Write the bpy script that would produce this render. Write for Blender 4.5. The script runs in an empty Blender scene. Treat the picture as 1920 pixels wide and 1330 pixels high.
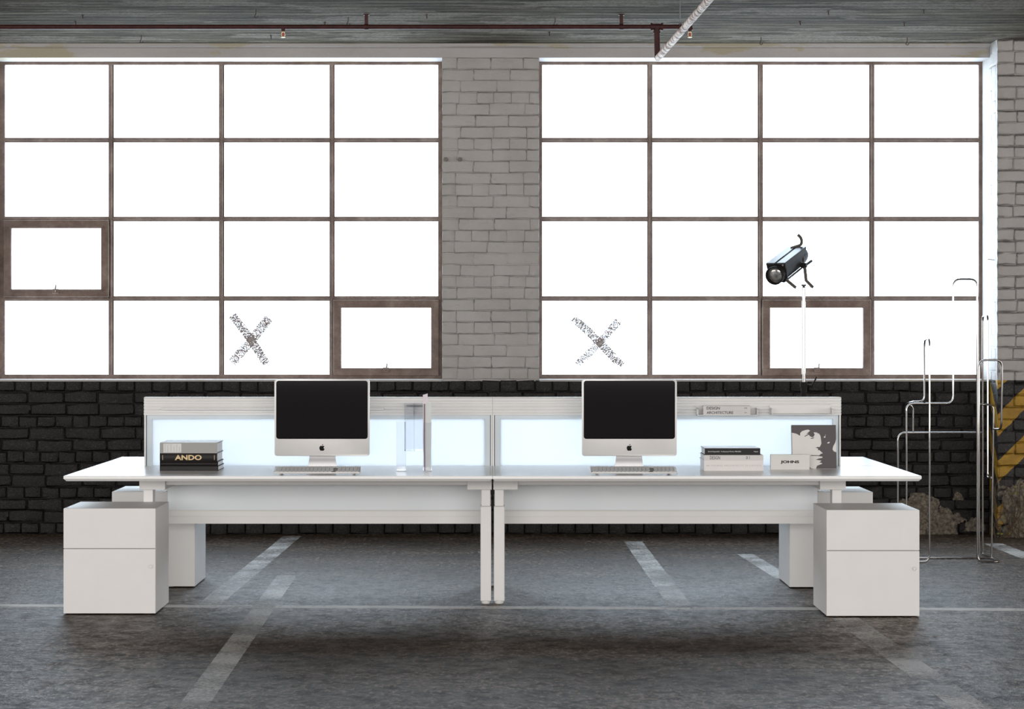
import bpy, bmesh, math, random
from mathutils import Vector, Matrix, noise
from mathutils.geometry import tessellate_polygon
random.seed(7)
scene = bpy.context.scene
C = scene.collection

# ------------------------------------------------------------------ camera
CAM_D, CAM_H, F = 10.6, 1.364, 4080.0      # metres to the desk front, eye height, focal length in px of 1920
cam = bpy.data.cameras.new('camera')
cam.sensor_width = 36.0
cam.lens = F / 1920 * 36
cam.shift_x = 36.5 / 1920
cam.shift_y = -37.0 / 1920
cam.clip_end = 200
cam_ob = bpy.data.objects.new('camera', cam)
C.objects.link(cam_ob)
cam_ob.location = (0, -CAM_D, CAM_H)
cam_ob.rotation_euler = (math.pi / 2, 0, 0)
scene.camera = cam_ob

# ------------------------------------------------------------------ light
PANE_STRENGTH = 7.4
world = bpy.data.worlds.new('world')
scene.world = world
world.use_nodes = True
bg = world.node_tree.nodes['Background']
bg.inputs[0].default_value = (1.0, 0.965, 0.93, 1)
bg.inputs[1].default_value = 0.65
def area(name, loc, rot, sx, sy, power, col):
    l = bpy.data.lights.new(name, 'AREA'); l.shape = 'RECTANGLE'
    l.size, l.size_y, l.energy, l.color = sx, sy, power, col
    o = bpy.data.objects.new(name, l); C.objects.link(o)
    o.location = loc; o.rotation_euler = rot
    return o
# soft front fill added behind the camera; its source is unseen
area('front_fill_light', (-0.6, -13.2, 2.1), (math.radians(90), 0, 0), 13.0, 2.4, 1000, (1.0, 0.965, 0.93))
# fill lights added at both sides to brighten the pedestals' inner faces
for sd in (-1, 1):
    area('side_fill_light', (sd * 8.8, -3.0, 1.9), (math.radians(90), 0, math.radians(-90 if sd < 0 else 90)), 9.0, 2.4, 260, (1.0, 0.97, 0.94))
vs = scene.view_settings
vs.view_transform = 'Standard'; vs.look = 'None'; vs.gamma = 1.0; vs.use_curve_mapping = False
vs.exposure = 0.0

# ------------------------------------------------------------------ measuring helpers
def XP(px, Y): return (px - 923.5) * (CAM_D + Y) / F
def ZP(py, Y): return CAM_H - (py - 628.0) * (CAM_D + Y) / F
def P(px, py, Y): return Vector((XP(px, Y), Y, ZP(py, Y)))
def FLOOR(px, py):
    D = F * CAM_H / (py - 628.0)
    return Vector(((px - 923.5) * D / F, D - CAM_D, 0))

# ------------------------------------------------------------------ materials
def newmat(name):
    m = bpy.data.materials.new(name); m.use_nodes = True
    nt = m.node_tree
    return m, nt, nt.nodes['Principled BSDF']
def N(nt, typ, **kw):
    n = nt.nodes.new(typ)
    for k, v in kw.items():
        if k in n.inputs: n.inputs[k].default_value = v
        else: setattr(n, k, v)
    return n
def L(nt, a, b): nt.links.new(a, b)
def pos(nt, scale=(1, 1, 1), loc=(0, 0, 0)):
    g = N(nt, 'ShaderNodeNewGeometry')
    mp = N(nt, 'ShaderNodeMapping')
    mp.inputs['Scale'].default_value = scale; mp.inputs['Location'].default_value = loc
    L(nt, g.outputs['Position'], mp.inputs['Vector'])
    return mp.outputs['Vector']
def nz(nt, vec, scale, detail=4, rough=0.55):
    n = N(nt, 'ShaderNodeTexNoise'); n.inputs['Scale'].default_value = scale
    n.inputs['Detail'].default_value = detail; n.inputs['Roughness'].default_value = rough
    L(nt, vec, n.inputs['Vector'])
    return n.outputs['Fac']
def ramp(nt, fac, stops):
    r = N(nt, 'ShaderNodeValToRGB'); e = r.color_ramp.elements
    while len(e) < len(stops): e.new(0.5)
    for i, (p, c) in enumerate(stops):
        e[i].position = p; e[i].color = (c[0], c[1], c[2], 1) if hasattr(c, '__len__') else (c, c, c, 1)
    L(nt, fac, r.inputs['Fac'])
    return r.outputs['Color']
def mixc(nt, fac, a, b, typ='MIX'):
    m = N(nt, 'ShaderNodeMix', data_type='RGBA', blend_type=typ)
    for sock, v in ((m.inputs[0], fac), (m.inputs[6], a), (m.inputs[7], b)):
        if hasattr(v, 'is_linked'): L(nt, v, sock)
        elif hasattr(v, '__len__'): sock.default_value = (v[0], v[1], v[2], 1)
        else: sock.default_value = v
    return m.outputs[2]
def mth(nt, op, a, b=None):
    m = N(nt, 'ShaderNodeMath', operation=op)
    for i, v in enumerate((a, b)):
        if v is None: continue
        if hasattr(v, 'is_linked'): L(nt, v, m.inputs[i])
        else: m.inputs[i].default_value = v
    return m.outputs[0]
def bump(nt, b, height, strength, dist):
    n = N(nt, 'ShaderNodeBump'); n.inputs['Strength'].default_value = strength; n.inputs['Distance'].default_value = dist
    L(nt, height, n.inputs['Height']); L(nt, n.outputs['Normal'], b.inputs['Normal'])
def simple(name, col, rough=0.5, metal=0.0, spec=0.5, var=0.0, vscale=20, bmp=0.0, bscale=200):
    m, nt, b = newmat(name)
    b.inputs['Base Color'].default_value = (*col, 1); b.inputs['Roughness'].default_value = rough
    b.inputs['Metallic'].default_value = metal; b.inputs['Specular IOR Level'].default_value = spec
    v = pos(nt)
    if var:
        f = nz(nt, v, vscale)
        L(nt, ramp(nt, f, [(0.3, [c * (1 - var) for c in col]), (0.7, [min(1, c * (1 + var)) for c in col])]), b.inputs['Base Color'])
    if bmp: bump(nt, b, nz(nt, v, bscale, 3), bmp, 0.002)
    return m
M = {}
M['desk'] = simple('white_laminate', (0.84, 0.84, 0.84), 0.25, spec=0.75, var=0.01)
M['white_metal'] = simple('white_powder_coat', (0.76, 0.75, 0.74), 0.5, var=0.015, vscale=8)
M['rail'] = simple('pale_anodised_rail', (0.74, 0.73, 0.72), 0.42, metal=0.0, var=0.015)
M['frame_blue'] = simple('pale_frame', (0.60, 0.66, 0.70), 0.45, var=0.01)
M['dark'] = simple('dark_gap', (0.05, 0.048, 0.046), 0.7, var=0.1)
M['grey_plastic'] = simple('grey_plastic', (0.35, 0.35, 0.36), 0.5, var=0.05)
M['alu'] = simple('aluminium', (0.70, 0.69, 0.68), 0.42, metal=0.35, var=0.01)
M['stand_alu'] = simple('brushed_aluminium', (0.36, 0.36, 0.37), 0.35, metal=0.7, var=0.02)
M['black_glass'] = simple('black_glass', (0.006, 0.005, 0.006), 0.05, spec=0.12)
M['logo'] = simple('logo_black', (0.004, 0.004, 0.004), 0.5, spec=0.1)
M['key'] = simple('white_key', (0.74, 0.75, 0.76), 0.45, var=0.02)
M['chrome'] = simple('chrome', (0.36, 0.345, 0.335), 0.06, metal=1.0, var=0.02)
M['steel'] = simple('steel', (0.40, 0.39, 0.38), 0.45, metal=1.0, var=0.04)
M['lamp_black'] = simple('lamp_black', (0.022, 0.019, 0.018), 0.6, spec=0.06, var=0.1)
M['lamp_top'] = simple('lamp_sky_sheen_top', (0.05, 0.053, 0.058), 0.3, spec=0.16, var=0.1)  # bluer and paler than the body: sky reflection put into the colour
M['yoke'] = simple('yoke_grey', (0.10, 0.087, 0.075), 0.6, metal=0.0, spec=0.1, var=0.1)
M['book_black'] = simple('book_black', (0.012, 0.010, 0.010), 0.45, spec=0.2, var=0.1)
M['book_grey'] = simple('book_cloth_grey', (0.36, 0.355, 0.345), 0.8, var=0.12, vscale=260, bmp=0.3, bscale=700)
M['book_white'] = simple('book_white', (0.72, 0.69, 0.685), 0.5, var=0.02)
M['book_pale'] = simple('book_pale', (0.62, 0.595, 0.59), 0.5, var=0.02)
M['paper'] = simple('paper', (0.80, 0.81, 0.83), 0.8, var=0.03, vscale=300)
M['label_paper'] = simple('label_paper', (0.66, 0.66, 0.65), 0.7, var=0.03)
M['lit_gloss_cover'] = simple('lit_gloss_book_cover', (0.62, 0.63, 0.64), 0.16, spec=0.6, var=0.04, vscale=12)  # pale and glossy so that book tops look lit from above
M['ink'] = simple('ink', (0.02, 0.015, 0.015), 0.5, var=0.1)
M['ink_faint'] = simple('ink_faint', (0.50, 0.48, 0.475), 0.5, var=0.02)
M['ink_white'] = simple('ink_white', (0.80, 0.80, 0.80), 0.5, var=0.02)
M['ink_gold'] = simple('ink_gold', (0.78, 0.58, 0.33), 0.4, var=0.05)
M['print_dark'] = simple('print_dark', (0.062, 0.053, 0.055), 0.5, var=0.04)
M['print_pale'] = simple('print_pale', (0.68, 0.67, 0.65), 0.5, var=0.02)
M['pink_paper'] = simple('pink_paper', (0.72, 0.66, 0.72), 0.6, var=0.03)
M['purple_edge'] = simple('purple_card', (0.20, 0.13, 0.17), 0.6, var=0.05)
M['grey_card'] = simple('grey_card', (0.62, 0.65, 0.65), 0.5, var=0.03)
M['red_pipe'] = simple('dark_red_paint', (0.042, 0.011, 0.010), 0.5, spec=0.25, var=0.35, vscale=30, bmp=0.2)
M['rust'] = simple('rusty_iron', (0.045, 0.022, 0.015), 0.8, var=0.4, vscale=80)
M['brass'] = simple('brass', (0.45, 0.36, 0.2), 0.35, metal=0.9, var=0.1)
M['red_bulb'] = simple('red_bulb', (0.6, 0.04, 0.04), 0.2, var=0.1)
M['twig'] = simple('dry_twig', (0.075, 0.045, 0.025), 0.85, var=0.4, vscale=60)
M['leaf'] = simple('leaf_green', (0.19, 0.20, 0.04), 0.6, var=0.3, vscale=30)
M['iron'] = simple('bolt_iron', (0.16, 0.14, 0.125), 0.7, var=0.3, vscale=60)

def m_floor():
    m, nt, b = newmat('worn_asphalt_floor')
    v = pos(nt)
    big = nz(nt, pos(nt, (0.5, 1.2, 1)), 1.3, 6, 0.65)
    mid = nz(nt, pos(nt, (0.8, 0.7, 1)), 12, 7, 0.78)
    fine = nz(nt, pos(nt, (0.8, 0.42, 1)), 52, 3, 0.7)
    col = ramp(nt, big, [(0.3, (0.030, 0.018, 0.0095)), (0.50, (0.056, 0.035, 0.020)), (0.72, (0.090, 0.060, 0.037))])
    col = mixc(nt, 0.8, col, ramp(nt, mid, [(0.36, 0.10), (0.62, 0.74)]), 'OVERLAY')
    col = mixc(nt, 0.75, col, ramp(nt, fine, [(0.36, 0.10), (0.62, 0.76)]), 'OVERLAY')
    fleck = ramp(nt, mth(nt, 'ADD', mth(nt, 'MULTIPLY', fine, 0.75), mth(nt, 'MULTIPLY', big, 0.3)), [(0.572, 0.0), (0.61, 0.85)])
    col = mixc(nt, fleck, col, (0.235, 0.185, 0.145))
    # long cracks running along the hall
    sep = N(nt, 'ShaderNodeSeparateXYZ'); L(nt, v, sep.inputs[0])
    wob = mth(nt, 'MULTIPLY', mth(nt, 'SUBTRACT', nz(nt, pos(nt), 0.9, 6, 0.7), 0.5), 0.5)
    yy = mth(nt, 'ADD', sep.outputs['Y'], wob)
    crack = None
    for y0, w in ((1.55, 0.020), (-1.52, 0.035)):
        d = mth(nt, 'ABSOLUTE', mth(nt, 'SUBTRACT', yy, y0))
        k = mth(nt, 'LESS_THAN', d, w)
        crack = k if crack is None else mth(nt, 'MAXIMUM', crack, k)
    crack = mth(nt, 'MULTIPLY', crack, ramp(nt, nz(nt, v, 3.0, 4), [(0.42, 0), (0.62, 1)]))
    col = mixc(nt, crack, col, (0.018, 0.015, 0.013))
    L(nt, col, b.inputs['Base Color'])
    rgh = ramp(nt, mid, [(0.38, 0.58), (0.62, 0.26)])
    L(nt, rgh, b.inputs['Roughness'])
    b.inputs['Specular IOR Level'].default_value = 0.27
    h = mth(nt, 'ADD', mth(nt, 'MULTIPLY', mid, 1.6), mth(nt, 'MULTIPLY', fine, 0.9))
    h = mth(nt, 'SUBTRACT', h, mth(nt, 'MULTIPLY', crack, 0.8))
    bump(nt, b, h, 0.75, 0.016)
    return m
M['floor'] = m_floor()

def m_line(name, lo, hi, amax):
    m, nt, b = newmat(name)
    b.inputs['Base Color'].default_value = (0.62, 0.61, 0.59, 1); b.inputs['Roughness'].default_value = 0.6
    f = nz(nt, pos(nt), 55, 5, 0.7)
    f2 = nz(nt, pos(nt), 2.2, 4, 0.6)
    s = mth(nt, 'ADD', mth(nt, 'MULTIPLY', f, 0.55), mth(nt, 'MULTIPLY', f2, 0.65))
    a = ramp(nt, s, [(lo, 0.0), (hi, amax)])
    L(nt, a, b.inputs['Alpha'])
    return m
M['line'] = m_line('worn_white_line_paint', 0.49, 0.70, 0.75)
M['line2'] = m_line('white_line_paint', 0.38, 0.60, 0.85)

def m_ceiling():
    m, nt, b = newmat('board_marked_concrete')
    v = pos(nt)
    sep = N(nt, 'ShaderNodeSeparateXYZ'); L(nt, v, sep.inputs[0])
    yw = mth(nt, 'DIVIDE', mth(nt, 'ADD', sep.outputs['Y'], mth(nt, 'MULTIPLY', nz(nt, pos(nt, (0.6, 1, 1)), 1.6, 4), 0.12)), 0.115)
    wn = N(nt, 'ShaderNodeTexWhiteNoise', noise_dimensions='1D'); L(nt, mth(nt, 'FLOOR', yw), wn.inputs['W'])
    board = ramp(nt, wn.outputs['Value'], [(0.0, (0.053, 0.045, 0.034)), (0.5, (0.080, 0.069, 0.052)), (1.0, (0.112, 0.099, 0.074))])
    joint = ramp(nt, mth(nt, 'FRACT', yw), [(0.0, 1.0), (0.10, 0.0)])
    board = mixc(nt, mth(nt, 'MULTIPLY', joint, 0.8), board, (0.03, 0.028, 0.023))
    g = nz(nt, pos(nt, (0.16, 1.2, 1)), 11, 8, 0.76)
    p = nz(nt, pos(nt, (0.45, 1.2, 1)), 2.6, 7, 0.6)
    s = nz(nt, v, 55, 4, 0.7)
    col = mixc(nt, 0.85, board, ramp(nt, g, [(0.36, 0.10), (0.5, 0.46), (0.62, 0.80)]), 'OVERLAY')
    col = mixc(nt, ramp(nt, p, [(0.52, 0.0), (0.545, 0.85)]), col, mixc(nt, 0.6, (0.135, 0.118, 0.098), ramp(nt, s, [(0.3, 0.25), (0.7, 0.62)]), 'OVERLAY'))
    col = mixc(nt, 0.35, col, ramp(nt, s, [(0.34, 0.1), (0.6, 0.6)]), 'OVERLAY')
    L(nt, col, b.inputs['Base Color']); b.inputs['Roughness'].default_value = 0.9; b.inputs['Specular IOR Level'].default_value = 0.05
    h = mth(nt, 'ADD', mth(nt, 'ADD', g, mth(nt, 'MULTIPLY', joint, -1.2)), mth(nt, 'MULTIPLY', ramp(nt, p, [(0.49, 0.0), (0.52, 1.0)]), 0.7))
    bump(nt, b, h, 0.7, 0.012)
    return m
M['ceiling'] = m_ceiling()

def m_whitebrick():
    m, nt, b = newmat('white_painted_brick')
    v = pos(nt)
    a = nz(nt, v, 5, 5, 0.6); s = nz(nt, v, 55, 5, 0.65); st = nz(nt, pos(nt, (1, 1, 2.2)), 16, 5, 0.7)
    col = ramp(nt, a, [(0.3, (0.345, 0.328, 0.315)), (0.7, (0.40, 0.383, 0.372))])
    col = mixc(nt, ramp(nt, st, [(0.60, 0.0), (0.70, 0.5)]), col, (0.30, 0.27, 0.235))
    L(nt, col, b.inputs['Base Color']); b.inputs['Roughness'].default_value = 0.6
    bump(nt, b, mth(nt, 'ADD', s, mth(nt, 'MULTIPLY', st, 1.5)), 0.5, 0.008)
    return m
M['whitebrick'] = m_whitebrick()

def m_plaster():
    m, nt, b = newmat('peeling_white_paint')
    v = pos(nt)
    a = nz(nt, pos(nt, (0.6, 1, 2)), 3, 5, 0.6); p = nz(nt, pos(nt, (0.5, 1, 1.8)), 2.3, 7, 0.65); s = nz(nt, v, 40, 5, 0.7)
    col = ramp(nt, a, [(0.3, (0.37, 0.35, 0.34)), (0.7, (0.44, 0.42, 0.41))])
    col = mixc(nt, ramp(nt, p, [(0.56, 0.0), (0.58, 0.8)]), col, (0.36, 0.32, 0.22))
    col = mixc(nt, ramp(nt, s, [(0.68, 0.0), (0.71, 0.7)]), col, (0.20, 0.16, 0.13))
    L(nt, col, b.inputs['Base Color']); b.inputs['Roughness'].default_value = 0.7
    bump(nt, b, mth(nt, 'ADD', s, mth(nt, 'MULTIPLY', p, 2)), 0.4, 0.008)
    return m
M['plaster'] = m_plaster()

def black_nodes(nt, b):
    v = pos(nt)
    a = nz(nt, v, 6, 5, 0.6); s = nz(nt, v, 75, 4, 0.7); s2 = nz(nt, v, 150, 3, 0.6)
    col = ramp(nt, a, [(0.3, (0.009, 0.008, 0.008)), (0.7, (0.022, 0.019, 0.0185))])
    col = mixc(nt, ramp(nt, s2, [(0.54, 0.0), (0.68, 0.75)]), col, (0.095, 0.083, 0.078))
    h = mth(nt, 'ADD', mth(nt, 'MULTIPLY', a, 2.5), mth(nt, 'ADD', s, mth(nt, 'MULTIPLY', s2, 0.5)))
    return v, col, h
def m_blackbrick():
    m, nt, b = newmat('black_painted_brick')
    v, col, h = black_nodes(nt, b)
    L(nt, col, b.inputs['Base Color']); b.inputs['Roughness'].default_value = 0.42
    b.inputs['Specular IOR Level'].default_value = 0.5
    bump(nt, b, h, 0.8, 0.012)
    return m
M['blackbrick'] = m_blackbrick()
M['mortar_black'] = simple('black_mortar', (0.013, 0.012, 0.012), 0.8, spec=0.2, var=0.3, vscale=50, bmp=0.5, bscale=90)

def m_pier():
    # right pillar: white above, yellow and black hazard stripes below 1.058 m
    m, nt, b = newmat('striped_pillar_brick')
    v, blk, h = black_nodes(nt, b)
    sep = N(nt, 'ShaderNodeSeparateXYZ'); L(nt, v, sep.inputs[0])
    u = mth(nt, 'SUBTRACT', sep.outputs['Z'], mth(nt, 'ADD', sep.outputs['X'], mth(nt, 'MULTIPLY', sep.outputs['Y'], 1.0)))
    wob = mth(nt, 'MULTIPLY', mth(nt, 'SUBTRACT', nz(nt, v, 14, 4), 0.5), 0.03)
    fr = mth(nt, 'FRACT', mth(nt, 'MULTIPLY', mth(nt, 'ADD', mth(nt, 'ADD', u, wob), 20.0), 1 / 0.315))
    a = nz(nt, v, 7, 5, 0.65); s = nz(nt, v, 60, 4, 0.7)
    yel = ramp(nt, a, [(0.3, (0.25, 0.13, 0.012)), (0.6, (0.40, 0.23, 0.02))])
    stripe = mixc(nt, mth(nt, 'LESS_THAN', fr, 0.47), blk, yel)
    # worn patches near the ground show old render
    worn = mth(nt, 'MULTIPLY', ramp(nt, nz(nt, v, 9, 6, 0.7), [(0.46, 0.0), (0.52, 1.0)]), mth(nt, 'LESS_THAN', mth(nt, 'ADD', sep.outputs['Z'], mth(nt, 'MULTIPLY', nz(nt, v, 6, 4), 0.7)), 0.72))
    stripe = mixc(nt, mth(nt, 'MULTIPLY', worn, 0.85), stripe, ramp(nt, s, [(0.3, (0.10, 0.085, 0.06)), (0.7, (0.24, 0.21, 0.155))]))
    wc = ramp(nt, a, [(0.3, (0.345, 0.328, 0.315)), (0.7, (0.41, 0.393, 0.38))])
    col = mixc(nt, mth(nt, 'GREATER_THAN', sep.outputs['Z'], 1.058), stripe, wc)
    L(nt, col, b.inputs['Base Color']); b.inputs['Roughness'].default_value = 0.6
    bump(nt, b, mth(nt, 'ADD', h, s), 0.5, 0.008)
    return m
M['pier'] = m_pier()
M['render_patch'] = simple('old_render', (0.15, 0.128, 0.10), 0.95, var=0.65, vscale=45, bmp=1.0, bscale=60)

def m_winbar():
    m, nt, b = newmat('rusty_brown_window_steel')
    v = pos(nt)
    a = nz(nt, v, 9, 5, 0.65); s = nz(nt, v, 120, 3, 0.7)
    col = ramp(nt, a, [(0.3, (0.115, 0.074, 0.058)), (0.55, (0.19, 0.135, 0.110)), (0.75, (0.27, 0.215, 0.18))])
    L(nt, col, b.inputs['Base Color']); b.inputs['Roughness'].default_value = 0.6
    bump(nt, b, s, 0.6, 0.006)
    return m
M['winbar'] = m_winbar()

def m_pane():
    # frosted wired glass lit from outside by the overcast sky
    m, nt, b = newmat('frosted_wired_glass')
    v = pos(nt)
    a = nz(nt, v, 1.2, 3, 0.5)
    sep = N(nt, 'ShaderNodeSeparateXYZ'); L(nt, v, sep.inputs[0])
    d1 = mth(nt, 'SINE', mth(nt, 'MULTIPLY', mth(nt, 'ADD', sep.outputs['X'], sep.outputs['Z']), 260.0))
    d2 = mth(nt, 'SINE', mth(nt, 'MULTIPLY', mth(nt, 'SUBTRACT', sep.outputs['X'], sep.outputs['Z']), 260.0))
    wire = mth(nt, 'MAXIMUM', d1, d2)
    col = ramp(nt, a, [(0.3, (0.69, 0.845, 1.0)), (0.7, (0.76, 0.885, 1.0))])
    col = mixc(nt, ramp(nt, wire, [(0.93, 0.0), (0.99, 0.25)]), col, (0.5, 0.6, 0.7))
    L(nt, col, b.inputs['Emission Color']); b.inputs['Emission Strength'].default_value = PANE_STRENGTH
    b.inputs['Base Color'].default_value = (0.7, 0.75, 0.78, 1); b.inputs['Roughness'].default_value = 0.35
    return m
M['pane'] = m_pane()

def m_translucent(name='frosted_acrylic', k=0.88):
    m = bpy.data.materials.new(name); m.use_nodes = True
    nt = m.node_tree; nt.nodes.remove(nt.nodes['Principled BSDF'])
    out = nt.nodes['Material Output']
    d = N(nt, 'ShaderNodeBsdfDiffuse'); t = N(nt, 'ShaderNodeBsdfTranslucent'); g = N(nt, 'ShaderNodeBsdfGlossy')
    v = pos(nt); f = nz(nt, v, 3, 2)
    L(nt, ramp(nt, f, [(0.3, (0.86, 0.90, 0.93)), (0.7, (0.90, 0.93, 0.95))]), d.inputs[0])
    t.inputs[0].default_value = (0.96, 0.98, 1.0, 1); g.inputs['Roughness'].default_value = 0.35
    a = N(nt, 'ShaderNodeMixShader'); a.inputs[0].default_value = k
    L(nt, d.outputs[0], a.inputs[1]); L(nt, t.outputs[0], a.inputs[2])
    b2 = N(nt, 'ShaderNodeMixShader'); b2.inputs[0].default_value = 0.04
    L(nt, a.outputs[0], b2.inputs[1]); L(nt, g.outputs[0], b2.inputs[2])
    L(nt, b2.outputs[0], out.inputs['Surface'])
    return m
M['frost'] = m_translucent()
M['frost2'] = m_translucent('white_acrylic', 0.30)

def m_acrylic():
    m = bpy.data.materials.new('clear_acrylic'); m.use_nodes = True
    nt = m.node_tree; nt.nodes.remove(nt.nodes['Principled BSDF'])
    out = nt.nodes['Material Output']
    t = N(nt, 'ShaderNodeBsdfTransparent'); g = N(nt, 'ShaderNodeBsdfGlossy'); fr = N(nt, 'ShaderNodeFresnel')
    v = pos(nt); f = nz(nt, v, 30, 2)
    L(nt, ramp(nt, f, [(0.3, (0.975, 0.98, 0.99)), (0.7, (0.985, 0.988, 0.994))]), t.inputs[0])
    g.inputs['Roughness'].default_value = 0.06; g.inputs[0].default_value = (0.9, 0.92, 0.95, 1); fr.inputs[0].default_value = 1.49
    a = N(nt, 'ShaderNodeMixShader'); L(nt, fr.outputs[0], a.inputs[0]); L(nt, t.outputs[0], a.inputs[1]); L(nt, g.outputs[0], a.inputs[2])
    L(nt, a.outputs[0], out.inputs['Surface'])
    return m
M['acrylic'] = m_acrylic()

M['cross'] = simple('smeared_grey_paint', (0.27, 0.225, 0.21), 0.8, var=0.45, vscale=70)
def m_lagging():
    m, nt, b = newmat('flaking_white_pipe_paint')
    v = pos(nt); f = nz(nt, pos(nt, (1, 0.8, 1)), 26, 6, 0.75)
    L(nt, ramp(nt, f, [(0.42, (0.17, 0.06, 0.03)), (0.52, (0.58, 0.46, 0.37)), (0.62, (0.80, 0.76, 0.69))]), b.inputs['Base Color'])
    b.inputs['Roughness'].default_value = 0.7; bump(nt, b, f, 0.35, 0.004)
    return m
M['lagging'] = m_lagging()
def m_lens():
    m, nt, b = newmat('lamp_lens_glass')
    v = pos(nt); f = nz(nt, v, 22, 2)
    L(nt, ramp(nt, f, [(0.35, (0.16, 0.155, 0.15)), (0.65, (0.55, 0.54, 0.52))]), b.inputs['Base Color'])
    b.inputs['Roughness'].default_value = 0.14; b.inputs['Metallic'].default_value = 0.6
    return m
M['lens'] = m_lens()

# ------------------------------------------------------------------ object helpers
def org(p):
    v = Vector((0, 0, 0))
    while p is not None:
        v = v + p.location; p = p.parent
    return v
def obj(name, bm, mat, parent=None, smooth=False, origin=None):
    """link a bmesh given in world coordinates as one mesh object"""
    if parent is not None: o0 = org(parent)
    elif origin is not None: o0 = Vector(origin)
    else:
        xs = [v.co for v in bm.verts]
        o0 = Vector((sum(c.x for c in xs) / len(xs), sum(c.y for c in xs) / len(xs), min(c.z for c in xs)))
    bmesh.ops.translate(bm, verts=bm.verts, vec=-o0)
    bmesh.ops.recalc_face_normals(bm, faces=bm.faces)
    me = bpy.data.meshes.new(name); bm.to_mesh(me); bm.free()
    if smooth:
        me.polygons.foreach_set('use_smooth', [True] * len(me.polygons))
        if smooth != 'all': me.set_sharp_from_angle(angle=math.radians(40))
    me.materials.append(M[mat] if isinstance(mat, str) else mat)
    o = bpy.data.objects.new(name, me); C.objects.link(o)
    if parent is not None: o.parent = parent
    else: o.location = o0
    return o
def tag(o, label, cat, group=None):
    o['label'] = label; o['category'] = cat
    if group: o['group'] = group
    return o
def thing(name, label, cat, loc, group=None):
    o = bpy.data.objects.new(name, None); C.objects.link(o); o.location = loc; o.empty_display_size = 0.1
    return tag(o, label, cat, group)
def struct(name, bm, mat, smooth=False):
    o = obj(name, bm, mat, None, smooth, origin=(0, 0, 0)); o['kind'] = 'structure'; return o
def BM(): return bmesh.new()
def box(bm, x0, x1, y0, y1, z0, z1, bev=0.0, seg=2):
    r = bmesh.ops.create_cube(bm, size=1.0)
    for v in r['verts']:
        v.co = Vector((x0 + (v.co.x + 0.5) * (x1 - x0), y0 + (v.co.y + 0.5) * (y1 - y0), z0 + (v.co.z + 0.5) * (z1 - z0)))
    if bev:
        es = {e for v in r['verts'] for e in v.link_edges}
        bmesh.ops.bevel(bm, geom=list(es), offset=bev, segments=seg, affect='EDGES', profile=0.5)
    return bm
def B(*a, **k): return box(BM(), *a, **k)
def prism(bm, pts, axis, a0, a1, bev=0.0):
    """extrude a closed 2-D outline along an axis ('x': pts are (y,z); 'y': (x,z); 'z': (x,y))"""
    def mk(p, t):
        return {'x': (t, p[0], p[1]), 'y': (p[0], t, p[1]), 'z': (p[0], p[1], t)}[axis]
    a = [bm.verts.new(mk(p, a0)) for p in pts]; b = [bm.verts.new(mk(p, a1)) for p in pts]
    n = len(pts)
    if n <= 4:
        bm.faces.new(a); bm.faces.new(b[::-1])
    else:
        for t in tessellate_polygon([[Vector((p[0] * 100, p[1] * 100, 0)) for p in pts]]):
            bm.faces.new([a[i] for i in t]); bm.faces.new([b[i] for i in reversed(t)])
    for i in range(n): bm.faces.new((a[i], b[i], b[(i + 1) % n], a[(i + 1) % n]))
    return bm
def fillet(pts, r, n=5):
    pts = [Vector(p) for p in pts]; out = [pts[0]]
    for i in range(1, len(pts) - 1):
        p, a, c = pts[i], pts[i - 1], pts[i + 1]
        da, dc = (a - p), (c - p)
        rr = min(r, da.length * 0.49, dc.length * 0.49)
        s, e = p + da.normalized() * rr, p + dc.normalized() * rr
        for k in range(n + 1):
            t = k / n
            out.append((1 - t) ** 2 * s + 2 * t * (1 - t) * p + t * t * e)
    out.append(pts[-1]); return out
def tube(bm, pts, r, seg=10, caps=True):
    pts = [Vector(p) for p in pts]; n = len(pts); rings = []
    up = None
    for i, p in enumerate(pts):
        d = (pts[min(i + 1, n - 1)] - pts[max(i - 1, 0)]).normalized()
        if up is None:
            up = Vector((0, 0, 1)) if abs(d.z) < 0.9 else Vector((1, 0, 0))
        s = d.cross(up)
        if s.length < 1e-4: up = Vector((0, 1, 0)); s = d.cross(up)
        s.normalize(); up = s.cross(d).normalized()
        rr = r[i] if hasattr(r, '__len__') else r
        rings.append([bm.verts.new(p + (s * math.cos(2 * math.pi * k / seg) + up * math.sin(2 * math.pi * k / seg)) * rr) for k in range(seg)])
    for i in range(n - 1):
        for k in range(seg):
            bm.faces.new((rings[i][k], rings[i][(k + 1) % seg], rings[i + 1][(k + 1) % seg], rings[i + 1][k]))
    if caps:
        bm.faces.new(rings[0][::-1]); bm.faces.new(rings[-1])
    return bm
def T(pts, r, seg=10): return tube(BM(), pts, r, seg)
def roundrect(x0, x1, z0, z1, r, n=5):
    pts = []
    for cx, cz, a0 in ((x1 - r, z1 - r, 0), (x0 + r, z1 - r, 90), (x0 + r, z0 + r, 180), (x1 - r, z0 + r, 270)):
        for k in range(n + 1):
            a = math.radians(a0 + 90 * k / n); pts.append((cx + r * math.cos(a), cz + r * math.sin(a)))
    return pts
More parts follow.
